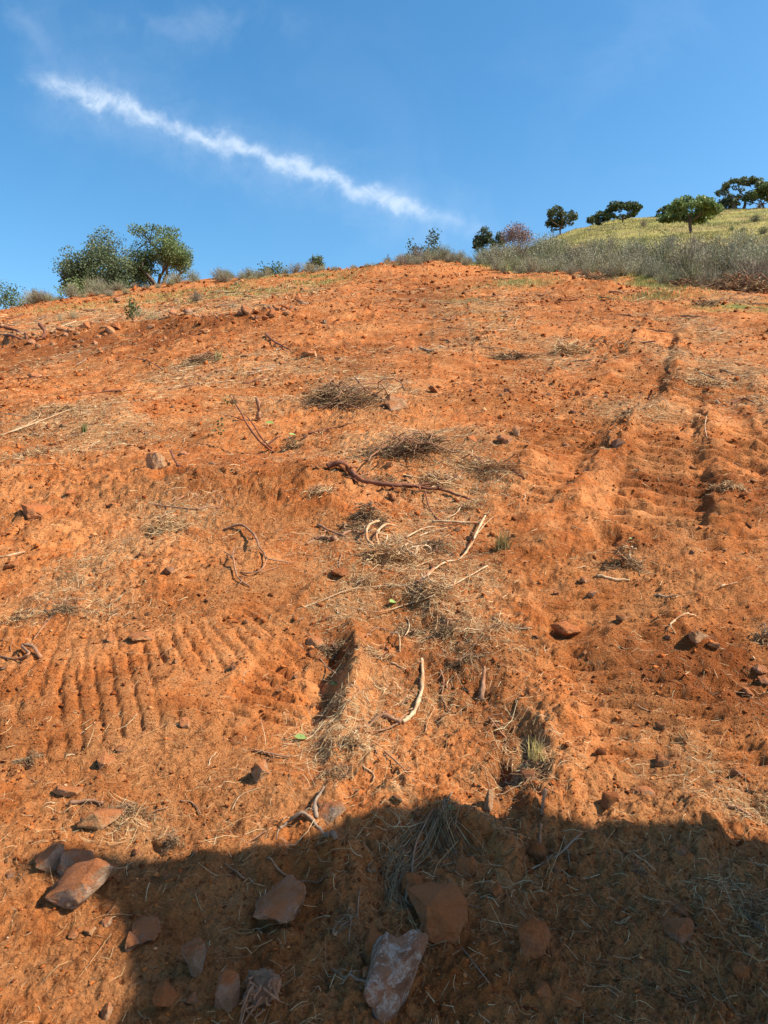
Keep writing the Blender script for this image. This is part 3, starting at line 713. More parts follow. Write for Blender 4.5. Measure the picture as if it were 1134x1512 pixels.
# smaller stones one could count but not tell apart
protos = []
for i in range(7):
    V, Fc = stone_mesh(200+i, 1 if i < 4 else 0, .8, 10, .08, .06)
    me = mesh_np('small_stone', V, Fc, M_rock[[0, 2, 5, 0, 5, 2, 1][i]], False); protos.append(me)
LANDM = [(590, 1452, 'the white-flecked rock'), (415, 1343, 'the blocky shaded rock'), (120, 1290, 'the sharp-edged slab'), (790, 1408, 'the egg-shaped stone'), (1000, 1378, 'the blue-grey rock'), (466, 1210, 'the arching root'),
    (610, 1020, 'the curved peeled stick'), (480, 1000, 'the narrow trench'), (711, 1018, 'the upright bark chip'), (830, 930, 'the clay block'), (1030, 939, 'the rounded tan stone'), (925, 815, 'the twig-filled hollow'), (360, 930, 'the left cleat marks'),
    (370, 810, 'the forked branch'), (590, 808, 'the shredded root tangle'), (700, 800, 'the crooked pale branch'), (230, 684, 'the pale upright stone'), (50, 755, 'the broad dusty slab'), (590, 715, 'the long dark branch'), (640, 650, 'the dark brush heap'),
    (380, 610, 'the upright splinter'), (500, 578, 'the upper twig heap'), (840, 514, 'the low pale mound'), (850, 650, 'the right cleat marks'), (1060, 640, 'the far right ruts'), (50, 615, 'the pale left stalk'), (455, 526, 'the pale wedge stone'),
    (760, 1130, 'the sunlit gully'), (1000, 1100, 'the smooth right bank'), (70, 900, 'the thin dark stick'), (51, 553, 'the dark blocky stone'), (665, 470, 'the small dark upper stick'), (990, 480, 'the right-hand furrow'), (20, 490, 'the root log'), (150, 1120, 'the pale flat stone'),
    (745, 400, 'the dry grass mound'), (439, 441, 'the upright orange clod'), (1090, 1440, 'the lower right dusty stone'), (240, 480, 'the rubble ridge')]
ORD = ['', 'second ', 'third ', 'fourth ', 'fifth ', 'sixth ', 'seventh ', 'eighth ', 'ninth ', 'tenth ', 'eleventh ', 'twelfth ', 'thirteenth ', 'fourteenth ', 'fifteenth ', 'sixteenth ', 'seventeenth ', 'eighteenth ', 'nineteenth ', 'twentieth ']
def to_pix(x, y, z):
    dz = z-CAMZ; dep = y*math.cos(PITCH)+dz*math.sin(PITCH); up = -y*math.sin(PITCH)+dz*math.cos(PITCH); return 567+F*x/dep, 756-F*up/dep
def relabel(objs, noun):
    """labels by the nearest thing one can find, the side, and the order going away from it"""
    B = {}
    for o in objs:
        p = to_pix(*o.location); k = min(range(len(LANDM)), key=lambda i: (LANDM[i][0]-p[0])**2+((LANDM[i][1]-p[1])*1.4)**2); dx = p[0]-LANDM[k][0]; dy = p[1]-LANDM[k][1]
        side = ('right of ' if dx > 0 else 'left of ') if abs(dx) > abs(dy) else ('below ' if dy > 0 else 'above '); B.setdefault((k, side), []).append((math.hypot(dx, dy), o))
    for (k, side), L in B.items():
        for i, (d, o) in enumerate(sorted(L, key=lambda q: q[0])): o['label'] = (noun+' '+side+LANDM[k][2]+', '+(number(i+1)+' ' if i else '')+'nearest to it')
def rowlabel(objs, noun, tail):
    for i, o in enumerate(sorted(objs, key=lambda o: o.location.x/o.location.y)):
        o['label'] = f"{(ORD[i] if 0 < i < 20 else ('leftmost ' if i == 0 else number(i+1)+' '))}{noun} from the left {tail}" if i else f"leftmost {noun} {tail}"
TENS = {20: 'twenty', 30: 'thirty', 40: 'forty', 50: 'fifty', 60: 'sixty', 70: 'seventy', 80: 'eighty', 90: 'ninety'}
def number(n):
    if n < 21: return ORD[n-1].strip()
    pre = 'hundred-and-' if n > 100 else ''; n = n % 100 if n > 100 else n
    if n == 100: return 'hundredth'
    if n < 21: return pre+(ORD[n-1].strip() or 'first')
    t = n//10*10; return pre+(TENS[t][:-1]+'ieth' if n == t else TENS[t]+'-'+(ORD[n-t-1].strip() or 'first'))
LIST = {}
def small_stones(P, sizes, label, group, name='small_stone'):
    for (x, y), s in zip(P, sizes):
        o = link(name, protos[int(rng.integers(7))]); o.location = (x, y, Hs(x, y)+s*.35)
        o.scale = (s*rng.uniform(.8, 1.3), s*rng.uniform(.7, 1.2), s*rng.uniform(.5, .9)); o.rotation_euler = (rng.normal(0, .3), rng.normal(0, .3), rng.uniform(0, 6))
        tag(o, label, 'stone', group); LIST.setdefault(name, []).append(o)
P = scatter(150, 1.4, 9, 1.7, roughd); small_stones(P, .011*np.ones(150)*(1+rng.pareto(2.5, 150).clip(0, 2.2))*(.7+.12*P[:, 1]), 'small red-dusted stone lying loose on the nearer slope', 'loose small stones on the nearer slope')
# stones of the rubble ridge at the left and along the upper edge
rub = []
pl = [(0, 500), (60, 500), (140, 492), (220, 480), (300, 474), (380, 470), (440, 462)]
for i in range(120):
    k = random.random()*(len(pl)-1); a = pl[int(k)]; b = pl[int(k)+1]; t = k-int(k)
    g = ground_hit(a[0]+(b[0]-a[0])*t+random.gauss(0, 8), a[1]+(b[1]-a[1])*t+random.gauss(0, 9)); rub.append(g)
rub = np.array(rub); small_stones(rub, .0037*rub[:, 1]*(.6+rng.pareto(2.5, len(rub)).clip(0, 1.4)), 'broken red rock in the long rubble ridge across the left of the slope', 'rocks of the rubble ridge', 'rubble_stone')

# ------------------------------------------------------------------ sticks, roots and branches
def tube_geo(C, Rd, sides=7, seed=0, knobby=.12):
    C = np.array(C, float); n = len(C); T = np.gradient(C, axis=0); T /= np.linalg.norm(T, axis=1, keepdims=True)+1e-9
    up = np.array([0, 0, 1.]); S = np.cross(T, up); bad = np.linalg.norm(S, axis=1) < .2; S[bad] = np.cross(T[bad], [1., 0, 0]); S /= np.linalg.norm(S, axis=1, keepdims=True); U = np.cross(S, T)
    r = np.random.default_rng(seed); th = np.arange(sides)/sides*2*np.pi
    rr = np.array(Rd)[:, None]*(1+r.normal(0, knobby, (n, sides))*.6+r.normal(0, knobby, (n, 1)))
    V = C[:, None]+S[:, None]*(np.cos(th)[None, :]*rr)[..., None]+U[:, None]*(np.sin(th)[None, :]*rr)[..., None]
    V = np.vstack([V.reshape(-1, 3), C[:1], C[-1:]]); q = np.arange(sides)
    Fq = []
    for i in range(n-1): Fq.append(np.stack([i*sides+q, i*sides+(q+1) % sides, (i+1)*sides+(q+1) % sides, (i+1)*sides+q], -1))
    Fq = np.vstack(Fq); a = n*sides
    cap = np.vstack([np.stack([(q+1) % sides, q, np.full(sides, a), np.full(sides, a)], -1)[:, [0, 1, 2, 2]]])
    tri = np.vstack([np.stack([(q+1) % sides, q, np.full(sides, a)], -1), np.stack([(n-1)*sides+q, (n-1)*sides+(q+1) % sides, np.full(sides, a+1)], -1)])
    F3 = np.vstack([Fq[:, [0, 1, 2]], Fq[:, [0, 2, 3]], tri]); return V, F3
def stick_geo(pts, lift, w0, w1, seed=0, sides=7, step=5, knobby=.1):
    """pts in photograph pixels along the ground; lift = height in px above the ground per point"""
    pts = np.array(pts, float); lf = np.interp(np.linspace(0, 1, len(pts)), np.linspace(0, 1, len(np.atleast_1d(lift))), np.atleast_1d(lift))
    gp = []
    for (px, py), l in zip(pts, lf):
        g = place_pix(px, py+l); D = g[1]; gp.append([g[0], g[1], Hs(*g)+l/F*D*1.1, D])
    gp = np.array(gp); sm = smooth_poly(gp, step) if len(gp) > 2 else np.linspace(gp[0], gp[1], 5)
    n = len(sm); D = sm[:, 3]; rad = np.linspace(w0, w1, n)/F*D/2*.82
    r = np.random.default_rng(seed); ww = rad.mean()
    j = np.cumsum(r.normal(0, .42, (n, 3)), 0)*ww*.6; j -= np.linspace(0, 1, n)[:, None]*j[-1]
    C = sm[:, :3]+j; base = height(C[:, 0], C[:, 1])+rad*.35; C[:, 2] = np.where(lf.max() < .5, np.maximum(C[:, 2], base), np.maximum(C[:, 2], base+rad*.1))
    return tube_geo(C, rad, sides, seed, knobby)
def stick(name, cat, label, pts, w0, w1, mt, lift=0, forks=(), seed=None, group=None, knobby=.17, stemname='stem'):
    seed = seed or int(pts[0][0]*3+pts[0][1])
    V, Fc = stick_geo(pts, lift, w0, w1, seed, knobby=knobby)
    if max(w0, w1) >= 3 and name in ('stick', 'branch', 'forked_branch', 'broken_branch', 'root'):      # snapped side shoots
        rr = random.Random(seed); P_ = [(V, Fc)]; pa = np.array(pts, float)
        for q in range(rr.randint(2, 4)):
            k = rr.uniform(.1, .9)*(len(pa)-1); a0 = pa[int(k)]+(pa[min(int(k)+1, len(pa)-1)]-pa[int(k)])*(k-int(k)); d0 = pa[-1]-pa[0]; an = math.atan2(d0[1], d0[0])+rr.choice([-1, 1])*rr.uniform(.4, 1.1); Lq = rr.uniform(6, 18); lf0 = float(np.interp(k/(len(pa)-1), np.linspace(0, 1, len(np.atleast_1d(lift))), np.atleast_1d(lift)))
            P_.append(stick_geo([a0, a0+np.array([math.cos(an), math.sin(an)*.6])*Lq*.5, a0+np.array([math.cos(an+.3), math.sin(an+.3)*.6])*Lq], [lf0, lf0+1, lf0+rr.uniform(-1, 4)], max(w0, w1)*.45, .8, seed+50+q, 5, 3, .15))
        V, Fc = merge(P_)
    if not forks:
        o = link(name, mesh_np(name, V, Fc, mt, True))
    else:
        g = place_pix(*pts[0]); z = Hs(*g); o = empty(name, (g[0], g[1], z)); off = np.array([g[0], g[1], z])
        link(stemname, mesh_np(stemname, V-off, Fc, mt, True), o)
        for i, f in enumerate(forks):
            fp, fl, a, b = f
            V, Fc = stick_geo(fp, fl, a, b, seed+i+1, knobby=knobby); link('twig', mesh_np('twig', V-off, Fc, mt, True), o)
    return tag(o, label, cat, group)
S_ = stick
S_('stick', 'stick', 'thick peeled pale stick curving down the middle of the slope', [(622, 975), (624, 1000), (618, 1030), (608, 1052), (594, 1068)], 6, 8, M_pale, 3)
S_('broken_branch', 'branch', 'dark broken branch lying against the lower end of the curved pale stick', [(528, 1078), (545, 1070), (565, 1060), (592, 1070)], 4, 9, M_brown, [0, 4, 6, 3], [([(592, 1070), (570, 1082), (540, 1086)], 2, 5, 2), ([(590, 1068), (602, 1052)], 4, 3, 1.5)])
S_('forked_branch', 'branch', 'zigzag forked branch raised off the bare soil left of centre', [(330, 781), (355, 778), (373, 785), (380, 800), (381, 808), (392, 826), (378, 846), (355, 849)], 5, 2.5, M_brown, [1, 6, 10, 10, 9, 8, 6, 1], [([(392, 826), (410, 829), (432, 833)], [8, 5, 1], 3, 2), ([(378, 846), (400, 842), (412, 838)], [6, 3, 1], 2, 1)])
S_('stick', 'stick', 'short curved stick with a raised tip below the forked branch', [(331, 814), (344, 830), (352, 852), (369, 866)], 2.5, 4, M_brown, [10, 9, 7, 1], [([(345, 830), (343, 822), (346, 805)], [9, 9, 10], 3, 2)])
S_('branch', 'branch', 'long dark red branch lying across the middle of the slope', [(484, 690), (500, 686), (516, 690), (528, 705), (545, 712), (575, 718), (605, 720), (650, 723), (700, 737)], 13, 4, M_dark, [3, 10, 14, 12, 10, 10, 9, 7, 2], [([(600, 722), (640, 716), (672, 705), (690, 690)], [3, 6, 8, 8], 4, 1.5), ([(508, 688), (520, 700), (528, 712)], 3, 6, 3)], knobby=.16)
S_('stick', 'stick', 'straight pale stick lying level below the long dark branch', [(638, 771), (670, 772), (712, 773)], 5, 4, M_pale, 3)
S_('branch', 'branch', 'crooked pale branch with a forked raised end right of centre', [(717, 762), (706, 785), (698, 802), (680, 822), (655, 832), (632, 850), (615, 862)], 4, 3, M_pale, [12, 10, 8, 5, 4, 4, 1], [([(703, 790), (716, 778), (728, 764)], [9, 10, 12], 3, 1.5), ([(660, 832), (640, 826), (612, 838)], [4, 5, 2], 3, 1.5), ([(618, 860), (615, 880), (605, 892)], [2, 3, 0], 3, 1.5)])
S_('sprouting_twig', 'twig', 'reddish sprouting twig standing up out of a dark hole', [(404, 668), (385, 655), (368, 632), (355, 610), (340, 592)], 5, 2, M_dark, [0, 18, 36, 50, 60], [([(402, 664), (388, 650), (372, 626), (364, 618)], [0, 20, 40, 46], 3, 2), ([(360, 626), (346, 620), (333, 620)], [42, 42, 40], 2, 1), ([(395, 660), (408, 648), (415, 644)], [2, 12, 14], 3, 2)])
S_('upright_splinter', 'splinter', 'dark-sided upright wood splinter standing on the slope behind the reddish twig', [(384, 622), (382, 606), (379, 590)], 9, 6, M_brown, [0, 17, 33])
S_('stick', 'stick', 'pale bent stick arching over the soil above the rounded tan stone', [(1027, 912), (1012, 914), (996, 920), (990, 927), (997, 938)], 3, 4, M_pale, [3, 6, 8, 8, 0])
S_('bark_chip', 'bark', 'long pointed bark chip standing upright in the soil', [(711, 1036), (712, 1016), (714, 998)], 13, 5, M_brown, [0, 14, 26])
S_('stick', 'stick', 'straight stick with short prongs lying in the shade right of centre', [(786, 1293), (820, 1270), (858, 1244)], 3, 4, M_grey, 3, [([(838, 1258), (840, 1276), (842, 1286)], [3, 1, 0], 2, 1.5), ([(848, 1250), (856, 1260)], 2, 2, 1)])
S_('splinter', 'splinter', 'orange wood splinter standing in sun just above the shadow edge', [(801, 1208), (803, 1190), (806, 1172)], 5, 8, M_brown, [0, 10, 18])
S_('splinter', 'splinter', 'long splinter in the shade directly below the sunlit one', [(794, 1270), (796, 1245), (799, 1220)], 4, 6, M_brown, 2)
S_('root', 'root', 'grey-brown root arching along the shadow edge left of centre', [(412, 1224), (425, 1212), (445, 1206), (465, 1212), (482, 1226), (496, 1246)], 5, 9, M_grey, [0, 6, 8, 5, 3, 0], [([(468, 1208), (466, 1190), (478, 1170)], [5, 10, 6], 9, 5), ([(412, 1224), (408, 1232)], 1, 3, 2)], knobby=.16)
S_('root', 'root', 'slim root lying in the shade below the arching root', [(395, 1268), (410, 1285), (435, 1298), (470, 1308), (495, 1312)], 4, 2, M_brown, 2, [([(495, 1312), (508, 1300), (514, 1290)], 1, 2, 1)])
S_('stalk', 'stalk', 'pale dry stalk nearest the left edge of the upper slope', [(0, 645), (40, 632), (80, 612), (112, 602)], 2.5, 3, M_pale, [1, 4, 5, 5], [([(30, 636), (55, 618), (60, 610)], 4, 2, 1), ([(0, 616), (50, 616), (85, 610)], 3, 2, 1.5)])
S_('stick', 'stick', 'thin dark stick running down beside the left-hand track', [(98, 882), (82, 905), (62, 930), (50, 945)], 3, 2, M_brown, 3)
S_('root', 'root', 'dark looping root half out of the ground at the left edge', [(0, 970), (25, 977), (40, 966), (30, 955), (48, 956), (60, 972)], 4, 7, M_brown, [0, 2, 8, 8, 8, 0])
S_('stalk', 'stalk', 'long thin dry stalk slanting across the middle toward the green leaf', [(435, 900), (480, 886), (520, 873), (570, 872), (610, 874)], 1.6, 2.5, M_pale, [1, 4, 5, 3, 1])
S_('stalk', 'stalk', 'long dry stalk reaching from the green leaf to the wire tangle', [(482, 895), (530, 900), (560, 905), (600, 892), (640, 880), (690, 855), (720, 838)], 1.6, 3, M_pale, [0, 3, 5, 4, 4, 4, 2])
S_('stick', 'stick', 'light-coloured stick among dry leaves left of the forked branch', [(216, 748), (240, 752), (290, 758)], 2, 3, M_brown, 2, [([(290, 758), (310, 752), (322, 750)], 2, 4, 2), ([(322, 750), (328, 738), (324, 728)], [2, 8, 12], 2, 1)])
S_('stalk', 'stalk', 'pale stalk on the dusty lump at the left edge', [(0, 832), (18, 828), (37, 820)], 3, 3, M_pale, 2)
S_('stick', 'stick', 'brown stick in the small hollow near the right shadow edge', [(1074, 1196), (1092, 1206), (1112, 1218)], 6, 4, M_brown, 3)
S_('stick', 'stick', 'grey split stick lying left of the flecked rock', [(489, 1444), (510, 1460), (530, 1472), (548, 1480)], 4, 6, M_grey, 3, [([(505, 1468), (516, 1460), (520, 1456)], 3, 3, 3)])
S_('twig', 'twig', 'thin upright grey twig left of the straw bundle in the shade', [(528, 1372), (529, 1350), (532, 1325)], 2, 2, M_grey, 2)
S_('root_log', 'log', 'thick brown root log at the left edge of the upper slope', [(-20, 486), (5, 485), (25, 490), (40, 500)], 7, 4, M_dark, [2, 5, 5, 0], [([(-10, 494), (15, 497), (32, 500)], 3, 5, 3)])
S_('stump_piece', 'stump', 'dark leaning stump piece right of the root log', [(62, 502), (66, 492), (60, 482)], 7, 6, M_dark, [0, 8, 16])
S_('branch', 'branch', 'dark crooked branch on the slope in the middle distance', [(392, 496), (402, 505), (415, 512), (432, 518)], 3.5, 3, M_dark, 2, [([(400, 503), (396, 495), (406, 490)], 3, 2, 1)])
S_('stick', 'stick', 'small dark stick on the upper red slope', [(652, 471), (665, 473), (672, 466)], 2.5, 2, M_dark, 2)
S_('stick', 'stick', 'dark stick on the middle distance left of the dry mound', [(200, 530), (218, 534), (240, 545)], 1.5, 2.5, M_dark, 2)
S_('stub', 'stub', 'dark stub poking out beside the right-hand track', [(957, 592), (959, 585), (962, 577)], 5, 4, M_dark, [0, 6, 12])
S_('stick', 'stick', 'pale curved twig at the far side of the right-hand tracks', [(1044, 648), (1041, 632), (1043, 617)], 2, 1.5, M_pale, 3)
S_('stick', 'stick', 'thin stick near the brow on the right', [(790, 436), (802, 437), (808, 431)], 2, 1.5, M_dark, 2)
S_('stick', 'stick', 'pale crooked twig in the trench at centre left', [(470, 975), (482, 990), (498, 1000)], 2, 2.5, M_grey, 4)
S_('stick', 'stick', 'forked upright twig below the dark hole at centre', [(590, 966), (588, 945), (577, 937)], 3, 2.5, M_pale, [0, 6, 4])
S_('stick', 'stick', 'brown root with a dark stem at the trench side', [(375, 1108), (400, 1116), (428, 1122)], 5, 3, M_brown, 3)
S_('stick', 'stick', 'short brown curved stick below the pale wedge stone', [(722, 1062), (735, 1080), (748, 1095)], 3, 5, M_brown, 3)
S_('stick', 'stick', 'thin bent twig on the smooth soil just right of the left hollow', [(266, 1176), (284, 1180), (296, 1194)], 2, 3, M_brown, 2)
S_('stick', 'stick', 'thin pale twig beside the wedge-shaped stone', [(342, 1188), (355, 1174), (385, 1168)], 2, 1.5, M_pale, 2)
S_('stick', 'stick', 'brown stick fragment by the flat tilted orange rock', [(103, 1190), (130, 1188), (152, 1192)], 7, 5, M_brown, 3)
S_('stick', 'stick', 'weathered stick in the lower right shade', [(1104, 1350), (1115, 1366), (1128, 1382)], 3, 5, M_grey, 2)
S_('stick', 'stick', 'flaky splinter rising behind the flecked rock', [(618, 1408), (622, 1385), (630, 1360)], 14, 4, M_brown, [0, 14, 28])
S_('stalk', 'stalk', 'long grey stem slanting in the shade right of the dusty wedge', [(662, 1312), (690, 1345), (725, 1355)], 2, 1.5, M_grey, 2)
S_('stalk', 'stalk', 'thin grey stem right of the flecked rock', [(682, 1410), (700, 1440), (722, 1478)], 2, 2.5, M_grey, 2)
S_('splinter', 'splinter', 'flat pale splinter with a dark gap under it beside the twig hollow', [(880, 848), (905, 851), (930, 852)], 6, 3, M_pale, 2)
S_('branch', 'branch', 'curled thick root piece standing in the central debris', [(551, 812), (541, 795), (545, 778), (560, 772)], 7, 4, M_pale, [0, 12, 18, 14])
S_('branch', 'branch', 'broken brown root with a flaky end left of the central debris', [(452, 806), (470, 798), (495, 802)], 4, 7, M_brown, 3)
S_('stick', 'stick', 'slanting brown stick left of the curled root piece', [(468, 772), (490, 786), (512, 798)], 4, 5, M_brown, 3)
S_('stick', 'stick', 'reddish flat stick in the lower part of the central debris', [(618, 868), (632, 850), (645, 838)], 8, 5, M_brown, 3)
S_('stick', 'stick', 'sharp dark splinter right of the pale upright stone', [(252, 668), (258, 678), (264, 690)], 3, 4, M_dark, [12, 8, 0])

for (lab, pts, a_, b_, m_, lf) in [
 ('brown bent root left of the curled root piece', [(505, 792), (520, 786), (535, 795)], 5, 3, M_brown, 3), ('pale root arching beside the curled root piece', [(562, 815), (558, 792), (572, 778), (588, 776)], 6, 3, M_pale, [0, 10, 14, 6]),
 ('thin pale stick over the shredded root tangle', [(600, 792), (625, 780), (645, 776)], 3, 2, M_pale, 4), ('brown twig running down from the long dark branch', [(628, 728), (634, 748), (648, 764)], 4, 2, M_dark, 3),
 ('curved pale twig right of the shredded root tangle', [(655, 762), (672, 756), (682, 742)], 2.5, 1.5, M_pale, 5), ('thin pale stick slanting above the shredded root tangle', [(618, 792), (635, 786), (660, 784)], 3, 2, M_pale, 3),
 ('dark twig between the trench and the green leaf', [(540, 935), (556, 925), (575, 930)], 3, 2, M_brown, 3), ('pale vertical root thread above the peeled stick', [(600, 905), (604, 925), (598, 948)], 2.5, 2, M_pale, 3),
 ('crooked brown root right of the peeled stick', [(650, 990), (655, 1010), (652, 1030), (664, 1045)], 3, 2, M_brown, 3), ('pale twig loop right of the peeled stick', [(660, 1018), (662, 1006), (674, 1002)], 2, 1.5, M_pale, 4),
 ('thin twig pointing up from the root near the shadow', [(628, 1080), (634, 1060), (642, 1045)], 2, 1.5, M_pale, 5), ('dark stick above the shadow bump', [(566, 1115), (590, 1140), (612, 1152)], 3.5, 2.5, M_brown, 3),
 ('long dark twig left of the upper twig heap', [(455, 640), (480, 632), (520, 628)], 3, 2, M_dark, 2), ('brown stick under the upper twig heap', [(470, 604), (500, 598), (530, 606)], 4, 2.5, M_brown, 4),
 ('thick brown twig leaning on the upper twig heap', [(525, 562), (540, 575), (560, 590)], 4, 3, M_brown, [12, 8, 0]), ('brown stick ahead of the dark brush heap', [(570, 662), (600, 655), (618, 652)], 5, 3, M_brown, 4),
 ('slender dark twig right of the fan of dry stems', [(740, 690), (760, 700), (775, 708)], 4, 3, M_dark, 2), ('pale stick on the bank above the clay block', [(728, 915), (755, 932), (785, 938)], 3, 2.5, M_pale, 2),
 ('brown stick on the right bank below the dark hollow', [(965, 880), (985, 886), (1000, 890)], 4, 2, M_pale, 2), ('dark twig by the far right ruts', [(1080, 596), (1098, 590), (1115, 596)], 3, 2, M_dark, 2)]:
    S_('stick', 'stick', lab, pts, a_, b_, m_, lf)
# frayed root stump
def frayed(px, py, w, h, label):
    g = place_pix(px, py+h*.3); D = g[1]; z = Hs(*g); o = empty('root_stump', (g[0], g[1], z))
    s = w/F*D/2; V, Fc = stone_mesh(91, 2, .9, 14, .16, .08); V = V*np.array([s*.9, s*.8, s*1.0]); V[:, 2] += s*.5
    link('heart', mesh_np('heart', V, Fc, M_brown, True), o)
    parts = []
    for i in range(60):
        a = random.uniform(0, 6.28); r0 = s*.8; q_ = random.uniform(.2, 1.35); p0 = np.array([math.cos(a)*r0*(1-.3*q_), math.sin(a)*r0*(1-.3*q_), s*q_])
        c = [p0]; dv = np.array([-math.sin(a)*random.uniform(-1, 1)+math.cos(a)*.2, math.cos(a)*random.uniform(-1, 1)+math.sin(a)*.2, random.uniform(-1., .3)])
        for k in range(5): dv = dv+np.array([random.gauss(0, .25), random.gauss(0, .25), random.gauss(-.1, .2)]); c.append(c[-1]+dv*s*.13)
        parts.append(tube_geo(c, np.linspace(s*.085, s*.03, 6), 5, i, .15))
    V, Fc = merge(parts); f = link('root_fibres', mesh_np('root_fibres', V, Fc, M_brown, True), o); f['kind'] = 'stuff'
    tag(o, label, 'stump')
frayed(384, 1468, 70, 76, 'frayed fibrous brown root stump in the shade right of the grey slab')

# random twigs and short sticks
def loose(n, ymin, ymax, label, group, mats, ln, wd):
    P = scatter(n, ymin, ymax, 1.3, litd)
    ms = []
    for k in range(8):
        c = [np.array([0, 0, 0.])]; a = 0
        for i in range(6): a += random.gauss(0, .28); c.append(c[-1]+np.array([math.cos(a), math.sin(a), random.gauss(0, .12)])/6)
        c = np.array(c)-np.mean(c, 0); V, Fc = tube_geo(c, np.linspace(.035, .018, 7)*random.uniform(.7, 1.3), 6, k, .15)
        ms.append(mesh_np('loose_twig', V, Fc, mats[k % len(mats)], True))
    for (x, y) in P:
        L = ln*(1+rng.pareto(3.))*(.6+.12*y); o = link('loose_twig', ms[int(rng.integers(8))]); a = rng.uniform(0, 6.28)
        dz = Hs(x+math.cos(a)*L*.4, y+math.sin(a)*L*.4)-Hs(x-math.cos(a)*L*.4, y-math.sin(a)*L*.4)
        o.location = (x, y, max(Hs(x, y), .5*(Hs(x+math.cos(a)*L*.4, y+math.sin(a)*L*.4)+Hs(x-math.cos(a)*L*.4, y-math.sin(a)*L*.4)))+L*.03)
        o.rotation_euler = (0, -math.atan2(dz, L*.8), a); t = wd*rng.uniform(.6, 1.4)*(.7+.1*y)/.03/L*.5; o.scale = (L, L*min(t, 1.2), L*min(t, 1.2)); tag(o, label, 'twig', group); LIST.setdefault('loose', []).append(o)
loose(230, 1.5, 8, 'short dry twig lying loose on the nearer red soil', 'loose twigs on the nearer slope', [M_pale, M_brown, M_pale, M_grey, M_brown], .055, .0045)
loose(110, 8, 30, 'small stick lying loose on the farther red soil', 'loose sticks on the farther slope', [M_dark, M_brown, M_pale, M_grey], .16, .012)

relabel(LIST['small_stone'], 'small loose stone'); relabel(LIST['loose'], 'short loose twig'); rowlabel(LIST['rubble_stone'], 'broken red rock', 'along the long rubble ridge')
# ------------------------------------------------------------------ heaps of twigs, grass clumps
def heap(name, cat, label, px, py, w, h, n, mt, length=.35, ang=None, spread=1., nb=5, thick=1.3, lift=1., bm_=None):
    """heap of thin twigs on the slope; w,h are its size in the photograph"""
    g = place_pix(px, py+h*.35); D = g[1]; z0 = Hs(*g); rx = w/F*D/2; rh = h/F*D*.55*lift; o = empty(name, (g[0], g[1], z0)); off = np.array([g[0], g[1], z0])
    cc = rng.normal(0, .42, (9, 2)); ki = rng.integers(0, 9, n); u = cc[ki]+rng.normal(0, .26, (n, 2))*np.array([1.2, .8]); hk = rng.uniform(.3, 1.15, 9)[ki]; r2 = np.exp(-(u**2).sum(1)*.9)*hk
    cx = g[0]+u[:, 0]*rx*.8; cy = g[1]+u[:, 1]*rx*.55*spread; top = height(cx, cy)+rh*r2*rng.random(n)
    a = rng.uniform(0, 2*np.pi, n) if ang is None else rng.normal(ang, .35, n); L = length*rx*(.35+rng.gamma(1.6, .45, n)).clip(0, 2.4)
    seg = 4; t = np.linspace(-.5, .5, seg+1)
    th = a[:, None]+rng.normal(0, .7, n)[:, None]*t; el = rng.normal(0, .30, n)[:, None]+rng.normal(0, .5, n)[:, None]*t
    C = np.stack([cx[:, None]+np.cos(th)*t*L[:, None], cy[:, None]+np.sin(th)*t*L[:, None], top[:, None]+np.sin(el)*t*L[:, None]], -1)
    gz = height(C[..., 0], C[..., 1]); C[..., 2] = np.maximum(C[..., 2], gz+.002)
    rad = thick/F*D*.5*rng.uniform(.35, 1.1, n)[:, None]*np.linspace(1, .5, seg+1)[None]
    k = 3; ph = np.arange(k)/k*2*np.pi
    nx = -np.sin(th); ny = np.cos(th)
    V = C[:, :, None, :]+np.stack([nx[..., None]*np.cos(ph)*rad[..., None], ny[..., None]*np.cos(ph)*rad[..., None], np.sin(ph)*rad[..., None]+0*nx[..., None]], -1)
    V = V.reshape(-1, 3)-off; b = (np.arange(n)*(seg+1)*k)[:, None, None]+(np.arange(seg)*k)[None, :, None]; q = np.arange(k)[None, None]; q2 = (q+1) % k
    Fc = np.stack([b+q, b+q2, b+k+q2, b+k+q], -1).reshape(-1, 4)
    f = link('twigs', mesh_np('twigs', V, Fc, mt), o); f['kind'] = 'stuff'
    for i in range(nb):
        aa = random.uniform(0, 6.28) if ang is None else random.gauss(ang, .4); c = np.array([random.gauss(0, .3)*rx, random.gauss(0, .2)*rx, rh*random.uniform(.4, .9)]); c0 = []
        for s in np.linspace(-.5, .5, 7): c0.append(c+np.array([math.cos(aa)*s+.12*math.sin(s*7+i*2), math.sin(aa)*s+.12*math.cos(s*6+i), .15*math.sin(s*5+i)])*rx*min(1.6*length+.15, 1.1)*[.7, 1., .85, .5][i % 4])
        c0 = np.array(c0); zz = height(c0[:, 0]+g[0], c0[:, 1]+g[1])-z0; c0[:, 2] = np.maximum(c0[:, 2]+zz*.6, zz+.004)
        V, F3 = tube_geo(c0, np.linspace(1.9, .8, 7)*thick/F*D*.5, 6, i, .12); link('branch', mesh_np('branch', V, F3, bm_ or M_brown, True), o)
    return tag(o, label, cat)
heap('brush_heap', 'brush', 'upper heap of grey dead twigs left of the pale leaning slab', 500, 580, 135, 42, 420, M_strawdark, .6, nb=16, lift=1.2)
heap('brush_heap', 'brush', 'dark tangled brush heap just above the long dark branch', 612, 652, 170, 54, 640, M_strawdark, .5, nb=16, lift=1.)
heap('brush_fan', 'brush', 'fan of long straight dry stems pointing down to the right', 728, 678, 100, 55, 170, M_straw, 1.1, -.85, nb=6, bm_=M_brown, lift=.6)
heap('twig_fan', 'brush', 'fan of pale bleached twigs on the end of the long dark branch', 652, 702, 76, 36, 160, M_straw, .7, .5, nb=6, bm_=M_pale)
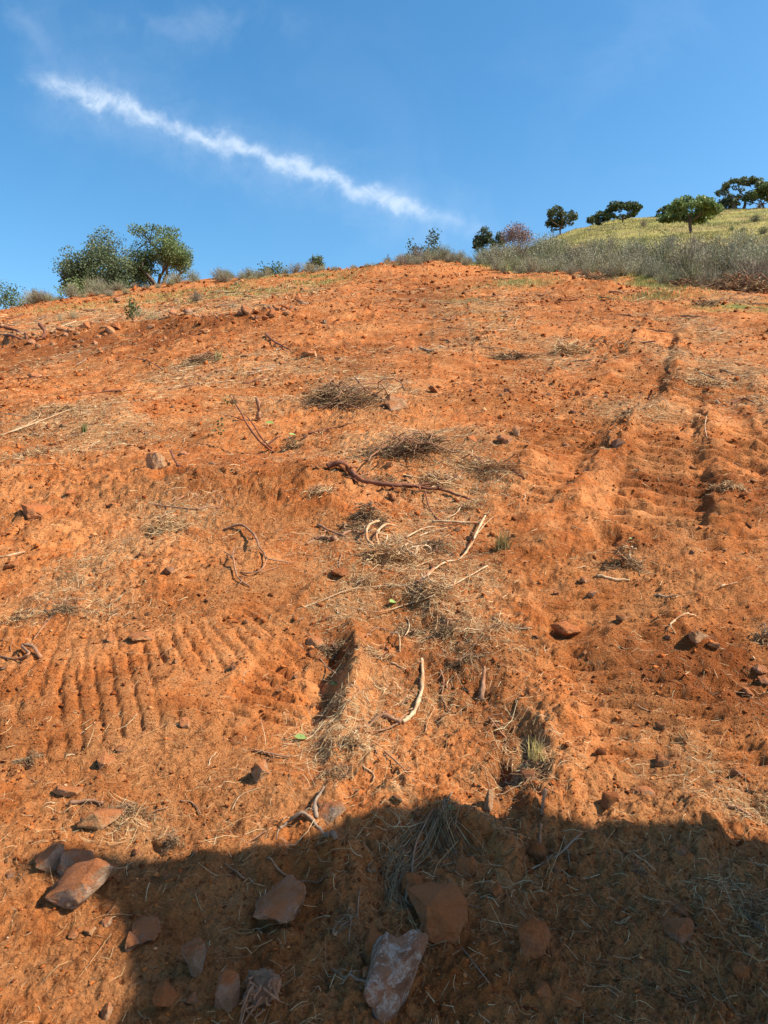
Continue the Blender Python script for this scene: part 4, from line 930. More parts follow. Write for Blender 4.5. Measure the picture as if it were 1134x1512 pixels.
heap('bark_tangle', 'brush', 'tangle of dark bark strips below the long dark branch', 548, 748, 66, 60, 300, M_strawdark, .5, nb=10)
heap('root_tangle', 'brush', 'pale shredded root tangle in the lower central debris', 590, 808, 110, 60, 380, M_straw, .5, nb=18, bm_=M_pale)
heap('root_tangle', 'brush', 'loose pale tangle of roots above the green leaf', 640, 858, 80, 46, 240, M_straw, .6, nb=10, bm_=M_pale)
heap('brush_heap', 'brush', 'low pale mound of dead grass and twigs in the upper right distance', 840, 514, 60, 28, 420, M_straw, .5, nb=2, lift=1.1)
heap('twig_clump', 'brush', 'dead twigs filling the dark hollow at the right', 925, 815, 60, 60, 280, M_strawdark, .5, nb=4, bm_=M_pale)
heap('brush_strip', 'brush', 'thin dark twigs left of the low pale mound', 755, 524, 70, 18, 200, M_strawdark, .5, nb=4)
heap('brush_strip', 'brush', 'scattered pale twigs on the left middle slope', 300, 528, 110, 22, 260, M_strawdark, .3, nb=5, bm_=M_brown)
heap('leaf_litter', 'brush', 'patch of dried stems and leaves left of the forked branch', 245, 768, 90, 40, 420, M_straw, .35, nb=2, lift=.5)
heap('twig_clump', 'brush', 'grey twig clump at the right edge beside the rubble', 1128, 930, 40, 46, 90, M_strawdark, .9, nb=5, bm_=M_grey)
heap('twig_clump', 'brush', 'dry tuft on the bank at the right edge of the tracks', 1075, 713, 50, 18, 160, M_straw, .4, nb=0)
heap('brush_strip', 'brush', 'dead brush lying on the brow below the sage on the right', 1040, 447, 60, 10, 160, M_strawdark, .4, nb=2)
heap('brush_strip', 'brush', 'pale straw heap at the top of the right-hand furrow', 1040, 560, 90, 26, 420, M_straw, .35, nb=2, lift=.5)
heap('bark_tangle', 'brush', 'dark roots and straw in the pit right of centre', 655, 925, 60, 45, 300, M_strawdark, .4, nb=2)
heap('straw_clump', 'straw', 'matted straw in the left trench beside the level cleat marks', 487, 945, 44, 60, 240, M_strawdark, .6, nb=2, lift=.5)
heap('straw_clump', 'straw', 'pale root hairs and straw below the broken dark branch', 525, 1092, 46, 46, 200, M_straw, .6, nb=2, bm_=M_pale)
heap('straw_clump', 'straw', 'straw caught in the gully just above the shadow edge', 780, 1130, 60, 60, 260, M_straw, .45, nb=1, lift=.5)
heap('straw_clump', 'straw', 'shredded bark and twigs behind the flat tilted orange rock', 185, 1190, 70, 34, 240, M_strawdark, .4, nb=2)
heap('straw_clump', 'straw', 'clump of dead roots in the small hollow at the shadow edge', 255, 1225, 40, 44, 160, M_strawdark, .5, nb=1)
heap('straw_clump', 'straw', 'crossed dry stems in the shade left of the straw bundle', 508, 1378, 60, 30, 60, M_strawdark, .9, nb=3, bm_=M_grey)
heap('straw_clump', 'straw', 'grey straw tangle in the shade at the right edge', 1120, 1320, 50, 90, 140, M_strawdark, .6, nb=1, bm_=M_grey)
heap('straw_clump', 'straw', 'pale tangle like wire beside the long stalk', 662, 862, 34, 22, 130, M_straw, .5, nb=0)
heap('straw_clump', 'straw', 'small grey twig clump in the lower right shade', 945, 1305, 34, 18, 60, M_strawdark, .6, nb=0)
for (x_, y_, w_, h_, n_, m_, l_) in [(545, 700, 70, 24, 150, M_strawdark, 'dark twig scraps between the brush heap and the long dark branch'), (470, 720, 70, 24, 150, M_straw, 'straw scraps left of the long dark branch'), (690, 735, 60, 24, 140, M_straw, 'dry scraps under the fan of pale twigs'),
    (520, 770, 60, 30, 160, M_strawdark, 'dark root hairs left of the curled root piece'), (640, 800, 70, 34, 200, M_strawdark, 'brown bark strips between the curled root and the crooked branch'), (545, 850, 70, 34, 170, M_straw, 'matted stems below the curled root piece'), (600, 925, 60, 34, 160, M_strawdark, 'dark root scraps below the green leaf'),
    (560, 965, 60, 34, 120, M_straw, 'thin stems between the trench and the curved peeled stick'), (690, 975, 60, 40, 130, M_strawdark, 'bark crumbs above the upright bark chip'), (740, 925, 60, 30, 120, M_straw, 'dry stems left of the clay block'), (500, 1140, 60, 30, 110, M_strawdark, 'twig scraps just above the shadow left of centre'),
    (100, 600, 90, 24, 200, M_straw, 'pale stems lying behind the pale left stalk'), (60, 660, 100, 24, 200, M_straw, 'straw mat below the pale left stalk'), (95, 885, 60, 60, 200, M_strawdark, 'dark stems strung along the thin stick at the left'), (35, 905, 60, 24, 130, M_straw, 'dry stems at the left edge above the looping root')]:
    heap('debris_patch', 'debris', l_, x_, y_, w_, h_, n_, m_, .5, nb=2, lift=.5, thick=1.1)
heap('straw_clump', 'straw', 'dry tuft at the foot of the reddish twig', 430, 655, 36, 26, 200, M_strawdark, .4, nb=0, lift=1.3)
heap('straw_clump', 'straw', 'dark root ball on the sunlit bank at the lower left', 48, 1118, 40, 26, 160, M_strawdark, .4, nb=0)

# bundle of long straw hanging down the shaded bank
def bundle(label):
    parts = []; off = None
    for i in range(95):
        sx = random.gauss(0, 1.3); x0 = 640+sx*12; y0 = 1192+abs(random.gauss(0, 12)); 
        if i < 55: path = [(x0, y0), (x0-30+sx*6, y0+50), (590+sx*9+random.gauss(0, 7), 1290), (588+sx*7+random.gauss(0, 10), 1330+random.uniform(-20, 30)), (600+sx*12, 1352+random.uniform(-30, 12))]
        else: k = random.uniform(-1, 1); path = [(640, 1190+random.uniform(0, 20)), (650+k*22, 1215), (668+k*35, 1240+random.uniform(0, 20)), (680+k*40, 1262+random.uniform(-10, 20))]
        j = random.randint(0, 1) if i < 55 else 0; path = path[j:]
        parts.append(stick_geo(path, [random.uniform(2, 9), random.uniform(2, 12), random.uniform(0, 6), 1], random.uniform(.7, 2.0), random.uniform(.4, .9), i, 3, 3, .05))
    V, Fc = merge(parts); g = place_pix(620, 1230); z = Hs(*g); o = empty('straw_bundle', (g[0], g[1], z))
    f = link('stems', mesh_np('stems', V-np.array([g[0], g[1], z]), Fc, M_strawdark), o); f['kind'] = 'stuff'
    for p, a, b in (([(668, 1172), (650, 1205), (622, 1240), (575, 1272)], 3, 5), ([(655, 1180), (660, 1205), (668, 1222)], 4, 3), ([(640, 1190), (615, 1240), (605, 1300), (598, 1340)], 3, 5)):
        V, Fc = stick_geo(p, [3, 8, 6, 2], a, b, 5); link('twig', mesh_np('twig', V-np.array([g[0], g[1], z]), Fc, M_grey, True), o)
    tag(o, label, 'straw')
bundle('long bundle of dry grass stems hanging down the shaded bank')

def grass_clump(px, py, w, h, n, mt, label, name='grass_tuft', cat='grass tuft'):
    g = place_pix(px, py+h*.45); D = g[1]; r = w/F*D/2; H = h/F*D*1.1; z = Hs(*g)
    b = rng.normal(0, .45, (n, 2))*r*.6; a = rng.uniform(0, 6.28, n); lean = rng.uniform(.05, .7, n)*r; hh = H*rng.uniform(.4, 1.1, n)
    wd = .9/F*D*rng.uniform(.6, 1.3, n); t = np.linspace(0, 1, 4)
    C = np.stack([b[:, 0:1]+np.cos(a)[:, None]*lean[:, None]*t**1.6, b[:, 1:2]+np.sin(a)[:, None]*lean[:, None]*t**1.6, hh[:, None]*t], -1)
    pz = rng.uniform(0, 3.14, n); px_ = np.cos(pz)[:, None]*wd[:, None]*(1-t*.8); py_ = np.sin(pz)[:, None]*wd[:, None]*(1-t*.8)
    Lf = C+np.stack([px_, py_, 0*px_], -1); Rt = C-np.stack([px_, py_, 0*px_], -1); V = np.stack([Lf, Rt], 2).reshape(-1, 3)
    bb = (np.arange(n)*8)[:, None]+(np.arange(3)*2)[None]; Fc = np.stack([bb, bb+1, bb+3, bb+2], -1).reshape(-1, 4)
    o = link(name, mesh_np(name, V, Fc, mt)); o.location = (g[0], g[1], z); return tag(o, label, cat)
grass_clump(124, 636, 12, 14, 22, M_grass, 'small green grass tuft on the left of the slope')
grass_clump(790, 1125, 40, 30, 60, M_dry, 'dry grass sprouting on the gully bank above the shadow')
grass_clump(740, 800, 40, 26, 80, M_dry, 'dry grass clump beside the forked end of the crooked pale branch')
grass_clump(660, 1205, 60, 36, 90, M_strawdark, 'dead grass clump at the head of the straw bundle')
grass_clump(322, 528, 20, 16, 40, M_dry, 'small dry tuft among the scattered pale twigs')

# fresh leaves
def leaves(pts, label, name='green_leaf', size=9):
    for (px, py, rz, s) in pts:
        g = place_pix(px, py); D = g[1]; L = s/F*D
        V = np.array([[-.5, 0, 0], [-.2, .26, .10], [.2, .22, .12], [.5, 0, .05], [.2, -.22, .12], [-.2, -.26, .10], [0, 0, .02]])*L
        me = mesh_np(name, V, [[0, 1, 6], [1, 2, 6], [2, 3, 6], [3, 4, 6], [4, 5, 6], [5, 0, 6]], M_fresh)
        o = link(name, me); o.location = (g[0], g[1], Hs(*g)+L*.25); o.rotation_euler = (.5, .2, rz); tag(o, label, 'leaf')
leaves([(580, 896, 1.0, 19)], 'bright green leaf lying on the long dry stalk')
leaves([(444, 1094, .1, 20)], 'green leaf in the trench at centre left')
leaves([(666, 1203, -.5, 15)], 'grey-green leaf lying on the shadow edge')
leaves([(494, 1018, .8, 17)], 'green blade-like leaf in the upper part of the trench')
leaves([(432, 648, .7, 14)], 'pale green leaf right of the sprouting twig')
leaves([(437, 655, 2.0, 9)], 'smallest pale green leaf right of the sprouting twig')
leaves([(398, 628, -.4, 15)], 'long dark green leaf between the splinter and the sprouting twig')
leaves([(1092-160, 800, .3, 9)], 'small green leaf in the twig-filled hollow')
# leaf clusters of the sprouting twig
def sprig(px, py, w, h, n, label):
    g = place_pix(px, py+h*.4); D = g[1]; z = Hs(*g); r = w/F*D/2; P = rng.normal(0, .5, (n, 3))*np.array([r, r*.6, h/F*D*.45])+np.array([0, 0, h/F*D*.5])
    V, Fc = leafquads(P, 5./F*D); o = empty('leafy_sprig', (g[0], g[1], z)); link('leaves', mesh_np('leaves', V, Fc, M_oak), o)['kind'] = 'stuff'; tag(o, label, 'sprig')
def leafquads(P, s, asp=.6, updir=0.):
    n = len(P); d = rng.normal(size=(n, 3)); d[:, 2] += updir; d /= np.linalg.norm(d, axis=1, keepdims=True); e = rng.normal(size=(n, 3)); e -= (e*d).sum(1, keepdims=True)*d; e /= np.linalg.norm(e, axis=1, keepdims=True)
    s = (s*rng.uniform(.6, 1.3, n))[:, None]*.5; d = d*s; e = e*s*asp
    V = np.stack([P-d, P+e, P+d, P-e], 1).reshape(-1, 3); return V, (np.arange(n)[:, None]*4+np.arange(4)[None])
sprig(325, 635, 24, 34, 34, 'wilted leafy sprig left of the reddish twig')
sprig(338, 592, 20, 14, 20, 'small wilted leaf cluster at the tip of the reddish twig')

# ------------------------------------------------------------------ trees and shrubs
def limb_tree(H, W, trunk_h, tr, seed, levels=3, nfirst=5, droop=0., bare=False, lean=0., asym=0.):
    r = random.Random(seed); tubes = []; tips = []
    def grow(p, d, L, rad, lev):
        c = [p]; d = d.normalized()
        for k in range(5):
            d = (d+Vector((r.gauss(0, .16), r.gauss(0, .16), r.gauss(.02-droop*.05*lev, .12)))).normalized(); c.append(c[-1]+d*L/5)
        e = .55 if lev else .75
        tubes.append(tube_geo([q[:] for q in c], np.linspace(rad, rad*e, 6), 6 if lev < 2 else 4, r.randint(0, 999), .08))
        if lev >= levels: tips.append(c[-1]); tips.append(c[3]); return
        if lev >= 1: tips.append(c[-1])
        n = nfirst if lev == 0 else r.randint(2, 4)
        for i in range(n):
            a = 6.28*i/n+r.uniform(-.5, .5); out = Vector((math.cos(a)*W/H*1.9+asym, math.sin(a)*W/H*1.7, r.uniform(.25, 1.15)))
            nd = (out*(.9 if lev == 0 else .55)+d*(.35 if lev == 0 else .6)).normalized(); st = c[-1] if (lev or i % 2) else c[4]
            grow(st, nd, L*(r.uniform(.55, .95) if lev else (H-trunk_h)/trunk_h*r.uniform(.35, .5)), rad*r.uniform(.45, .62), lev+1)
    grow(Vector((0, 0, -.3)), Vector((lean, 0, 1)), trunk_h+.3, tr, 0)
    return tubes, tips
def make_tree(name, H, W, trunk_h, tr, seed, label, mt, nleaf=4500, leaf=.13, clump=.5, loc=(0, 0, 0), levels=3, nfirst=5, asym=0., group=None, cat='tree', bare=False, sub=1, lean=0.):
    tubes, tips = limb_tree(H, W, trunk_h, tr, seed, levels, nfirst, asym=asym, lean=lean)
    V, Fc = merge(tubes); T = np.array([t[:] for t in tips]); T = T[T[:, 2] > trunk_h*.55]
    allv = T if len(T) else V; zmax = np.percentile(allv[:, 2], 96); cx = (allv[:, 0].max()+allv[:, 0].min())/2
    fz = (H-clump*.5)/zmax; q = max(.1, (np.percentile(allv[:, 0], 90)-np.percentile(allv[:, 0], 10))/2); fx = (W*.5-clump*.4)/q
    c0 = (np.percentile(allv[:, 0], 12)+np.percentile(allv[:, 0], 88))/2; S = np.array([fx, fx, fz])
    for Q in (V, T): Q[:, 0] -= c0*np.clip(Q[:, 2]/zmax, 0, 1)
    V = V*S; T = T*S
    for Q in (V, T):
        Q[:, 2] *= 1-.30*np.clip(np.hypot(Q[:, 0], Q[:, 1])/(W*.5), 0, 1)**2*np.clip(Q[:, 2]/H*1.5-.3, 0, 1)
        for ax, hf, pw in ((0, W*.5-clump*.35, 4), (1, W*.5-clump*.35, 4), (2, H-clump*.3, 8)):
            Q[:, ax] = Q[:, ax]/(1+np.abs(Q[:, ax]/hf)**pw)**(1/pw)
    kz = (H-clump*.55)/max(T[:, 2].max(), .1); V[:, 2] *= kz; T[:, 2] *= kz
    o = empty(name, loc); link('trunk', mesh_np('trunk', V, Fc, M_bark, True), o)
    nleaf = int(nleaf*1.5); r = np.random.default_rng(seed)
    cs = r.uniform(.45, 1.15, len(T))*clump; w = cs**2; pick = r.choice(len(T), nleaf, p=w/w.sum())
    dirs = r.normal(size=(nleaf, 3)); dirs /= np.linalg.norm(dirs, axis=1, keepdims=True)
    nleaf = int(nleaf)
    P = T[pick]+dirs*(cs[pick]*r.uniform(.25, 1., nleaf)**.5)[:, None]*np.array([1, 1, .72])
    P[:, 2] = np.maximum(P[:, 2], .1)
    Vl, Fl = leafquads(P, leaf, .7); link('crown', mesh_np('crown', Vl, Fl, mt), o)
    return tag(o, label, cat, group)
def tree_at(px, depth, top, width, label, mt, base=None, **kw):
    """px,top,width in the photograph; depth = real distance up the slope"""
    d = pix_dir(px, top); a = d[0]/d[1]; e = d[2]/d[1]
    if base is not None:
        g = ground_hit(px, base, macro); depth = g[1]; a = g[0]/g[1]
    x = a*depth; z = float(macro(np.array([x]), np.array([depth]))[0]+medium(np.array([x]), np.array([depth]))[0]); H = CAMZ+e*depth-z; W = width/F*depth
    H = max(H, .5)
    nm = kw.pop('name', 'oak_tree'); th = kw.pop('trunk', .3)*H
    return make_tree(nm, H, W, th, kw.pop('tr', .035)*H, kw.pop('seed', int(px)), label, mt, leaf=kw.pop('leaf', .0027*depth), clump=kw.pop('clump', .16)*min(H, W)*(.72 if depth > 70 else .9), loc=(x, depth, z), **kw)
tree_at(154, 55, 331, 104, 'bushy many-stemmed dark oak at the far left of the brow', M_oakd, trunk=.12, seed=3, nfirst=8, nleaf=14000, clump=.20, leaf=.135, tr=.03)
tree_at(140, 54, 370, 84, 'lower rounded oak bush in front of the far left oak', M_oakd, trunk=.08, seed=13, nfirst=7, nleaf=3500, clump=.2, leaf=.17, name='oak_bush', tr=.03)
tree_at(229, 56, 322, 98, 'open-crowned oak with a visible trunk right of the bushy one', M_oak, trunk=.38, seed=21, nfirst=5, nleaf=11500, clump=.18, leaf=.135, asym=.05, tr=.035)
tree_at(625, 58, 338, 56, 'lopsided oak rising behind the left end of the sage thicket', M_oakd, seed=31, nleaf=1700, clump=.2)
tree_at(606, 60, 350, 26, 'small rounded oak just left of the lopsided one', M_oak, seed=32, nleaf=900, clump=.28, trunk=.15)
tree_at(713, 62, 334, 26, 'small dark oak left of the bare rusty tree', M_oakd, seed=33, nleaf=1300, clump=.28, trunk=.3)
tree_at(764, 60, 326, 44, 'nearly leafless rusty-twigged tree beside the grassy hill', M_rust, seed=34, nleaf=2300, leaf=.10, clump=.30, trunk=.25, levels=4, name='bare_tree')
tree_at(735, 64, 343, 18, 'low dark bush between the small oak and the rusty tree', M_oakd, seed=35, nleaf=600, clump=.3, trunk=.15, name='oak_bush')
tree_at(830, 86, 301, 42, 'first oak on the skyline of the grassy hill, leaning and open', M_oakd, seed=36, nleaf=1800, clump=.22, trunk=.3)
tree_at(889, 92, 311, 26, 'low bushy oak joined to the left of the broad skyline oak', M_oak, seed=37, nleaf=900, clump=.3, trunk=.15)
tree_at(920, 92, 297, 48, 'broad rounded oak on the middle of the hill skyline', M_oak, seed=38, nleaf=2800, clump=.22, trunk=.2)
tree_at(872, 90, 317, 10, 'narrow dark shrub standing upright on the hill skyline', M_oakd, seed=39, nleaf=350, clump=.4, trunk=.15, name='upright_shrub', cat='shrub')
tree_at(988, 100, 302, 34, 'oak half hidden behind the big green oak', M_oakd, seed=40, nleaf=1300, clump=.25, trunk=.25)
tree_at(1018, 74, 293, 74, 'big green oak with forked trunk standing on the grassy slope', M_oak, base=345, seed=46, nleaf=5600, clump=.20, trunk=.34, nfirst=5, leaf=.19)
tree_at(1072, 112, 292, 34, 'dark low domed tree left of the tall hilltop oak', M_oakd, seed=42, nleaf=1500, clump=.3, trunk=.15)
tree_at(1098, 110, 262, 62, 'tallest open oak on the hilltop near the right edge', M_oakd, seed=43, nleaf=2700, clump=.17, trunk=.3)
tree_at(1130, 108, 268, 50, 'dense oak at the right edge of the hilltop', M_oak, seed=44, nleaf=2800, clump=.24, trunk=.25)
tree_at(466, 47, 373, 26, 'small round-headed sapling on the brow left of centre', M_oakd, seed=51, nleaf=900, clump=.3, trunk=.2, name='sapling', leaf=.12)
tree_at(403, 48, 387, 44, 'low green bush on the brow', M_oak, seed=52, nleaf=1400, clump=.35, trunk=.12, name='oak_bush', cat='shrub', leaf=.12)
tree_at(262, 50, 408, 30, 'dark little bush right of the oaks', M_oakd, seed=53, nleaf=900, clump=.35, trunk=.15, name='oak_bush', cat='shrub', leaf=.12)
tree_at(12, 52, 416, 60, 'green bush at the left edge of the brow', M_oak, seed=54, nleaf=1500, clump=.35, trunk=.12, name='oak_bush', cat='shrub', leaf=.13)
tree_at(118, 52, 405, 60, 'bright green bush at the foot of the far left oak', M_oak, seed=55, nleaf=1500, clump=.35, trunk=.12, name='oak_bush', cat='shrub', leaf=.13)
tree_at(195, 38, 440, 22, 'small leafy shrub standing in front of the oaks', M_oak, seed=56, nleaf=150, clump=.45, trunk=.2, name='leafy_shrub', cat='shrub', leaf=.07, base=470)
tree_at(573, 44, 374, 7, 'thin dead snag on the brow at the left end of the sage', M_rust, seed=57, nleaf=60, clump=.3, trunk=.6, name='dead_snag', leaf=.05, tr=.06)

def shrub_mesh(seed, mt, nst=170, nl=1500, leaf=.05, upright=.8, stemmat=None):
    r = np.random.default_rng(seed)
    a = r.uniform(0, 6.28, nst); lean = r.uniform(0, 1, nst)**.7; Hh = r.uniform(.55, 1., nst)*np.sqrt(1-.55*lean**2)
    t = np.linspace(0, 1, 4); C = np.stack([np.cos(a)[:, None]*lean[:, None]*.62*t**.9, np.sin(a)[:, None]*lean[:, None]*.62*t**.9, Hh[:, None]*t-.05], -1)
    C += r.normal(0, .03, C.shape)*t[None, :, None]
    w = .010*(1-.75*t); k = r.uniform(0, 3.14, nst); Dx = np.stack([np.cos(k)[:, None]*w, np.sin(k)[:, None]*w, 0*w+np.zeros((nst, 1))], -1)
    V = np.stack([C-Dx, C+Dx], 2).reshape(-1, 3); bb = (np.arange(nst)*8)[:, None]+(np.arange(3)*2)[None]; Fs = np.stack([bb, bb+1, bb+3, bb+2], -1).reshape(-1, 4)
    i = r.integers(0, nst, nl); tt = r.uniform(.25, 1.05, nl)**.8*3; j = np.clip(tt.astype(int), 0, 2); f = (tt-j)[:, None]
    P = C[i, j]*(1-f)+C[i, j+1]*f+r.normal(0, .045, (nl, 3)); P[:, 2] = np.abs(P[:, 2])
    Vl, Fl = leafquads(P, leaf, .38, .8)
    return mesh_np('stems', V, Fs, stemmat or M_stem), mesh_np('foliage', Vl, Fl, mt)
SH = {'sage': [shrub_mesh(s, M_sage) for s in range(3)], 'green': [shrub_mesh(s+10, M_sageg) for s in range(2)], 'rust': [shrub_mesh(30, M_rust)], 'dry': [shrub_mesh(40, M_dry, 120, 700)], 'oak': [shrub_mesh(50, M_oakd, 120, 1800, .07), shrub_mesh(51, M_oak, 120, 1800, .07)]}
def shrub(x, y, H, W, kind, label, group=None, name='shrub'):
    z = float(macro(np.array([x]), np.array([y]))[0]+medium(np.array([x]), np.array([y]))[0])
    st, fo = random.choice(SH[kind]); o = empty(name, (x, y, z-.05)); link('stems', st, o); link('foliage', fo, o)
    o.scale = (W/1.2, W/1.2, H); o.rotation_euler = (0, 0, random.uniform(0, 6.28)); tag(o, label, 'shrub', group); return o
random.seed(5)
def crest(px, dy=0.):
    d = pix_dir(px, 420); a = d[0]/d[1]; ys = np.linspace(30, 62, 120); z = macro(a*ys, ys)+medium(a*ys, ys)
    y = ys[int(np.argmax((z-CAMZ)/ys))]+dy; return a*y, y
# the sage thicket: its near edge follows the cleared soil, it thins out uphill
edge = [(585, 386), (640, 390), (700, 392), (760, 400), (830, 410), (900, 414), (960, 418), (1030, 424), (1134, 430), (1230, 440)]
THK = {}
for row in range(7):
    n = 30 if row < 4 else 24
    for i in range(n):
        px = 590+(1225-590)*(i+random.random())/n; ey = np.interp(px, [e[0] for e in edge], [e[1] for e in edge])
        g = ground_hit(px, ey+2, macro); y = g[1]*(1+.085*row)+random.gauss(0, .5)+.4; x = g[0]/g[1]*y
        if px < 720:
            if row > 4: continue
            cx_, cy_ = crest(px, random.uniform(-3.2, 1.2)); x, y = cx_, cy_
        hpx = (.72 if px < 720 else 1.)*np.interp(px, [590, 700, 800, 900, 1050, 1200], [28, 38, 42, 44, 54, 62])*random.uniform(.45, 1.25)*(.85 if row == 0 else 1)*np.interp(row, [0, 3, 6], [.8, 1, .8])
        H = hpx/F*y; kind = random.choices(['sage', 'green', 'rust', 'dry'], [.62, .24, .06, .08])[0]
        lab = {'sage': 'grey-leaved sage shrub in the thicket along the top of the clearing', 'green': 'greener shrub growing among the grey sage thicket', 'rust': 'rusty brown dead shrub among the grey sage thicket', 'dry': 'straw-coloured dry shrub among the grey sage thicket'}[kind]
        o_ = shrub(x, y, max(H, .5), max(H, .5)*random.uniform(1.0, 1.5), kind, lab, {'sage': 'sage shrubs of the thicket', 'green': 'green shrubs of the thicket', 'rust': 'dead shrubs of the thicket', 'dry': 'dry shrubs of the thicket'}[kind], 'sage_shrub' if kind != 'dry' else 'dry_shrub')
        THK.setdefault((row, kind), []).append(o_)
ROWN = ['front row', 'second row back', 'third row back', 'fourth row back', 'fifth row back', 'sixth row back', 'rearmost row']; KN = {'sage': 'grey sage shrub', 'green': 'greener shrub', 'rust': 'rusty dead shrub', 'dry': 'straw-coloured shrub'}
for (row, kind), L in THK.items(): rowlabel(L, KN[kind], 'in the '+ROWN[row]+' of the thicket')
# shrubs dotted over the grassy hill
for (px, py, h, k, lab) in [(1060, 358, 18, 'sage', 'grey shrub on the grass right of the green oak'), (1024, 360, 16, 'sage', 'grey shrub on the grass under the green oak'), (992, 360, 14, 'green', 'small shrub left of the green oak'),
    (1116, 330, 14, 'oak', 'round dark shrub high on the grassy slope near the right edge'), (1080, 342, 10, 'oak', 'low dark shrub on the grassy slope below the domed tree'), (1098, 338, 9, 'oak', 'dark shrub beside the round one on the grassy slope'), (1128, 345, 14, 'oak', 'dark shrub at the right edge of the grassy slope'),
    (950, 334, 12, 'rust', 'purplish dry shrub on the hill skyline right of the broad oak'), (935, 352, 8, 'green', 'tiny shrub in the middle of the grassy slope'), (905, 342, 7, 'dry', 'pale dry bush on the grass left of the middle'), (870, 345, 6, 'sage', 'tiny grey bush on the left of the grassy slope'),
    (1122, 300, 10, 'sage', 'grey shrub under the hilltop oaks'), (1084, 305, 8, 'rust', 'brown undergrowth at the foot of the tall hilltop oak'), (1045, 330, 6, 'green', 'small bush right behind the green oak'), (1110, 356, 12, 'rust', 'rusty shrub on the lower grass near the right edge')]:
    g = ground_hit(px, py, macro); H = h/F*g[1]; shrub(g[0], g[1], H, H*1.3, k, lab)
# low scrub along the left part of the brow
rs = random.Random(9)
for i in range(64):
    px = rs.uniform(40, 585); sk = np.interp(px, [0, 250, 330, 400, 470, 585], [445, 436, 418, 408, 398, 388])
    x, y = crest(px, rs.uniform(-3, 1.5)); h = rs.uniform(4, 17)*(.5 if 190 < px < 250 else 1)*(1.3 if px < 240 else 1)*(.6 if px > 480 else 1); H = max(h/F*y*1.3, .3)
    k = rs.choices(['sage', 'rust', 'dry', 'green'], [.42, .04, .10, .44])[0]
    o_ = shrub(x, y, H, H*rs.uniform(1.2, 2), k, {'sage': 'low grey scrub bush on the left part of the brow', 'rust': 'low brown scrub bush on the left part of the brow', 'dry': 'low straw-coloured bush on the left part of the brow', 'green': 'low green scrub bush on the left part of the brow'}[k], {'sage': 'grey scrub along the brow', 'rust': 'brown scrub along the brow', 'dry': 'dry scrub along the brow', 'green': 'green scrub along the brow'}[k], 'scrub_bush'); THK.setdefault(k, []).append(o_)
for k, nm in (('sage', 'low grey bush'), ('rust', 'low brown bush'), ('dry', 'low straw-coloured bush'), ('green', 'low green bush')): rowlabel(THK.get(k, []), nm, 'along the left part of the brow')
for (px, py, h, k, lab) in [(228, 470, 26, 'dry', 'tall dry stalky weed in front of the oaks'), (205, 462, 22, 'dry', 'thin dry weed left of the tall stalky one'), (290, 445, 20, 'rust', 'wiry grey-brown weed right of the oaks'), (345, 446, 12, 'dry', 'dry tussock on the upper left slope'), (110, 470, 18, 'dry', 'pale weed at the left behind the rubble ridge'),
    (90, 474, 14, 'dry', 'short pale weed behind the stump piece'), (350, 425, 8, 'green', 'low green weed above the rubble ridge'), (520, 402, 9, 'dry', 'dry weed near the top of the red slope'), (388, 428, 8, 'sage', 'grey mat of weeds on the upper left slope'), (742, 398, 10, 'dry', 'dry grass mound at the front of the sage'), (660, 438, 7, 'dry', 'dry weed patch on the upper red slope'), (500, 395, 10, 'rust', 'brown weed on the brow at mid left')]:
    g = ground_hit(px, py, macro); H = h/F*g[1]; shrub(g[0], g[1], H, H*1.4, k, lab, name='weed')
heap('brush_windrow', 'brush', 'long brown windrow of uprooted brush in front of the sage at the right edge', 1098, 418, 130, 38, 1500, M_strawdark, .30, nb=14, lift=1.2, thick=1.3)
heap('brush_windrow', 'brush', 'fallen dark branches below the sage left of the brown windrow', 1010, 420, 70, 16, 260, M_strawdark, .5, nb=5, thick=1.2)
heap('brush_windrow', 'brush', 'low heap of fallen dead wood at the front of the sage in the middle', 880, 408, 70, 14, 260, M_strawdark, .4, nb=4, thick=1.2)

# ------------------------------------------------------------------ grass (stuff)
def grass(name, label, n, xr, ok, hgt, mt, w):
    P = []
    while sum(len(p) for p in P) < n:
        y = rng.uniform(xr[2], xr[3], n*2); a = rng.uniform(xr[0], xr[1], n*2); x = a*y; k = rng.random(n*2) < ok(x, y); P.append(np.stack([x, y], -1)[k])
    P = np.vstack(P)[:n]; d = P[:, 1]; H = hgt*rng.uniform(.5, 1.3, n); z = height(P[:, 0], P[:, 1]); wd = w*d/F*.5; a = rng.uniform(0, 3.14, n); l = rng.normal(0, .35, (n, 2))*H[:, None]
    dx = np.cos(a)*wd; dy = np.sin(a)*wd
    V = np.stack([np.stack([P[:, 0]-dx, P[:, 1]-dy, z-.02], -1), np.stack([P[:, 0]+dx, P[:, 1]+dy, z-.02], -1), np.stack([P[:, 0]+l[:, 0], P[:, 1]+l[:, 1], z+H], -1)], 1).reshape(-1, 3)
    tag(link(name, mesh_np(name, V, np.arange(3*n).reshape(-1, 3), mt)), label, 'grass', None, 'stuff')
grass('hill_grass', 'yellow-green grass covering the hill behind the thicket', 26000, (.12, .60, 30, 115), lambda x, y: veg_mask(x, y)*(y > np.interp(x/y, AK, YB)+12), .15, M_dry, 1.1)
grass('fresh_grass', 'fresh green grass growing in patches at the edge of the clearing', 14000, (-.5, .55, 18, 60), lambda x, y: green_mask(x, y)*.9, .09, M_grass, 1.2)
grass('hill_green_grass', 'green growth mixed into the grass of the hill', 26000, (.12, .60, 26, 115), lambda x, y: veg_mask(x, y)*sstep(fbm(x*.12, y*.12, 3, .5, 77), -.1, .3), .15, M_grass, 1.1)

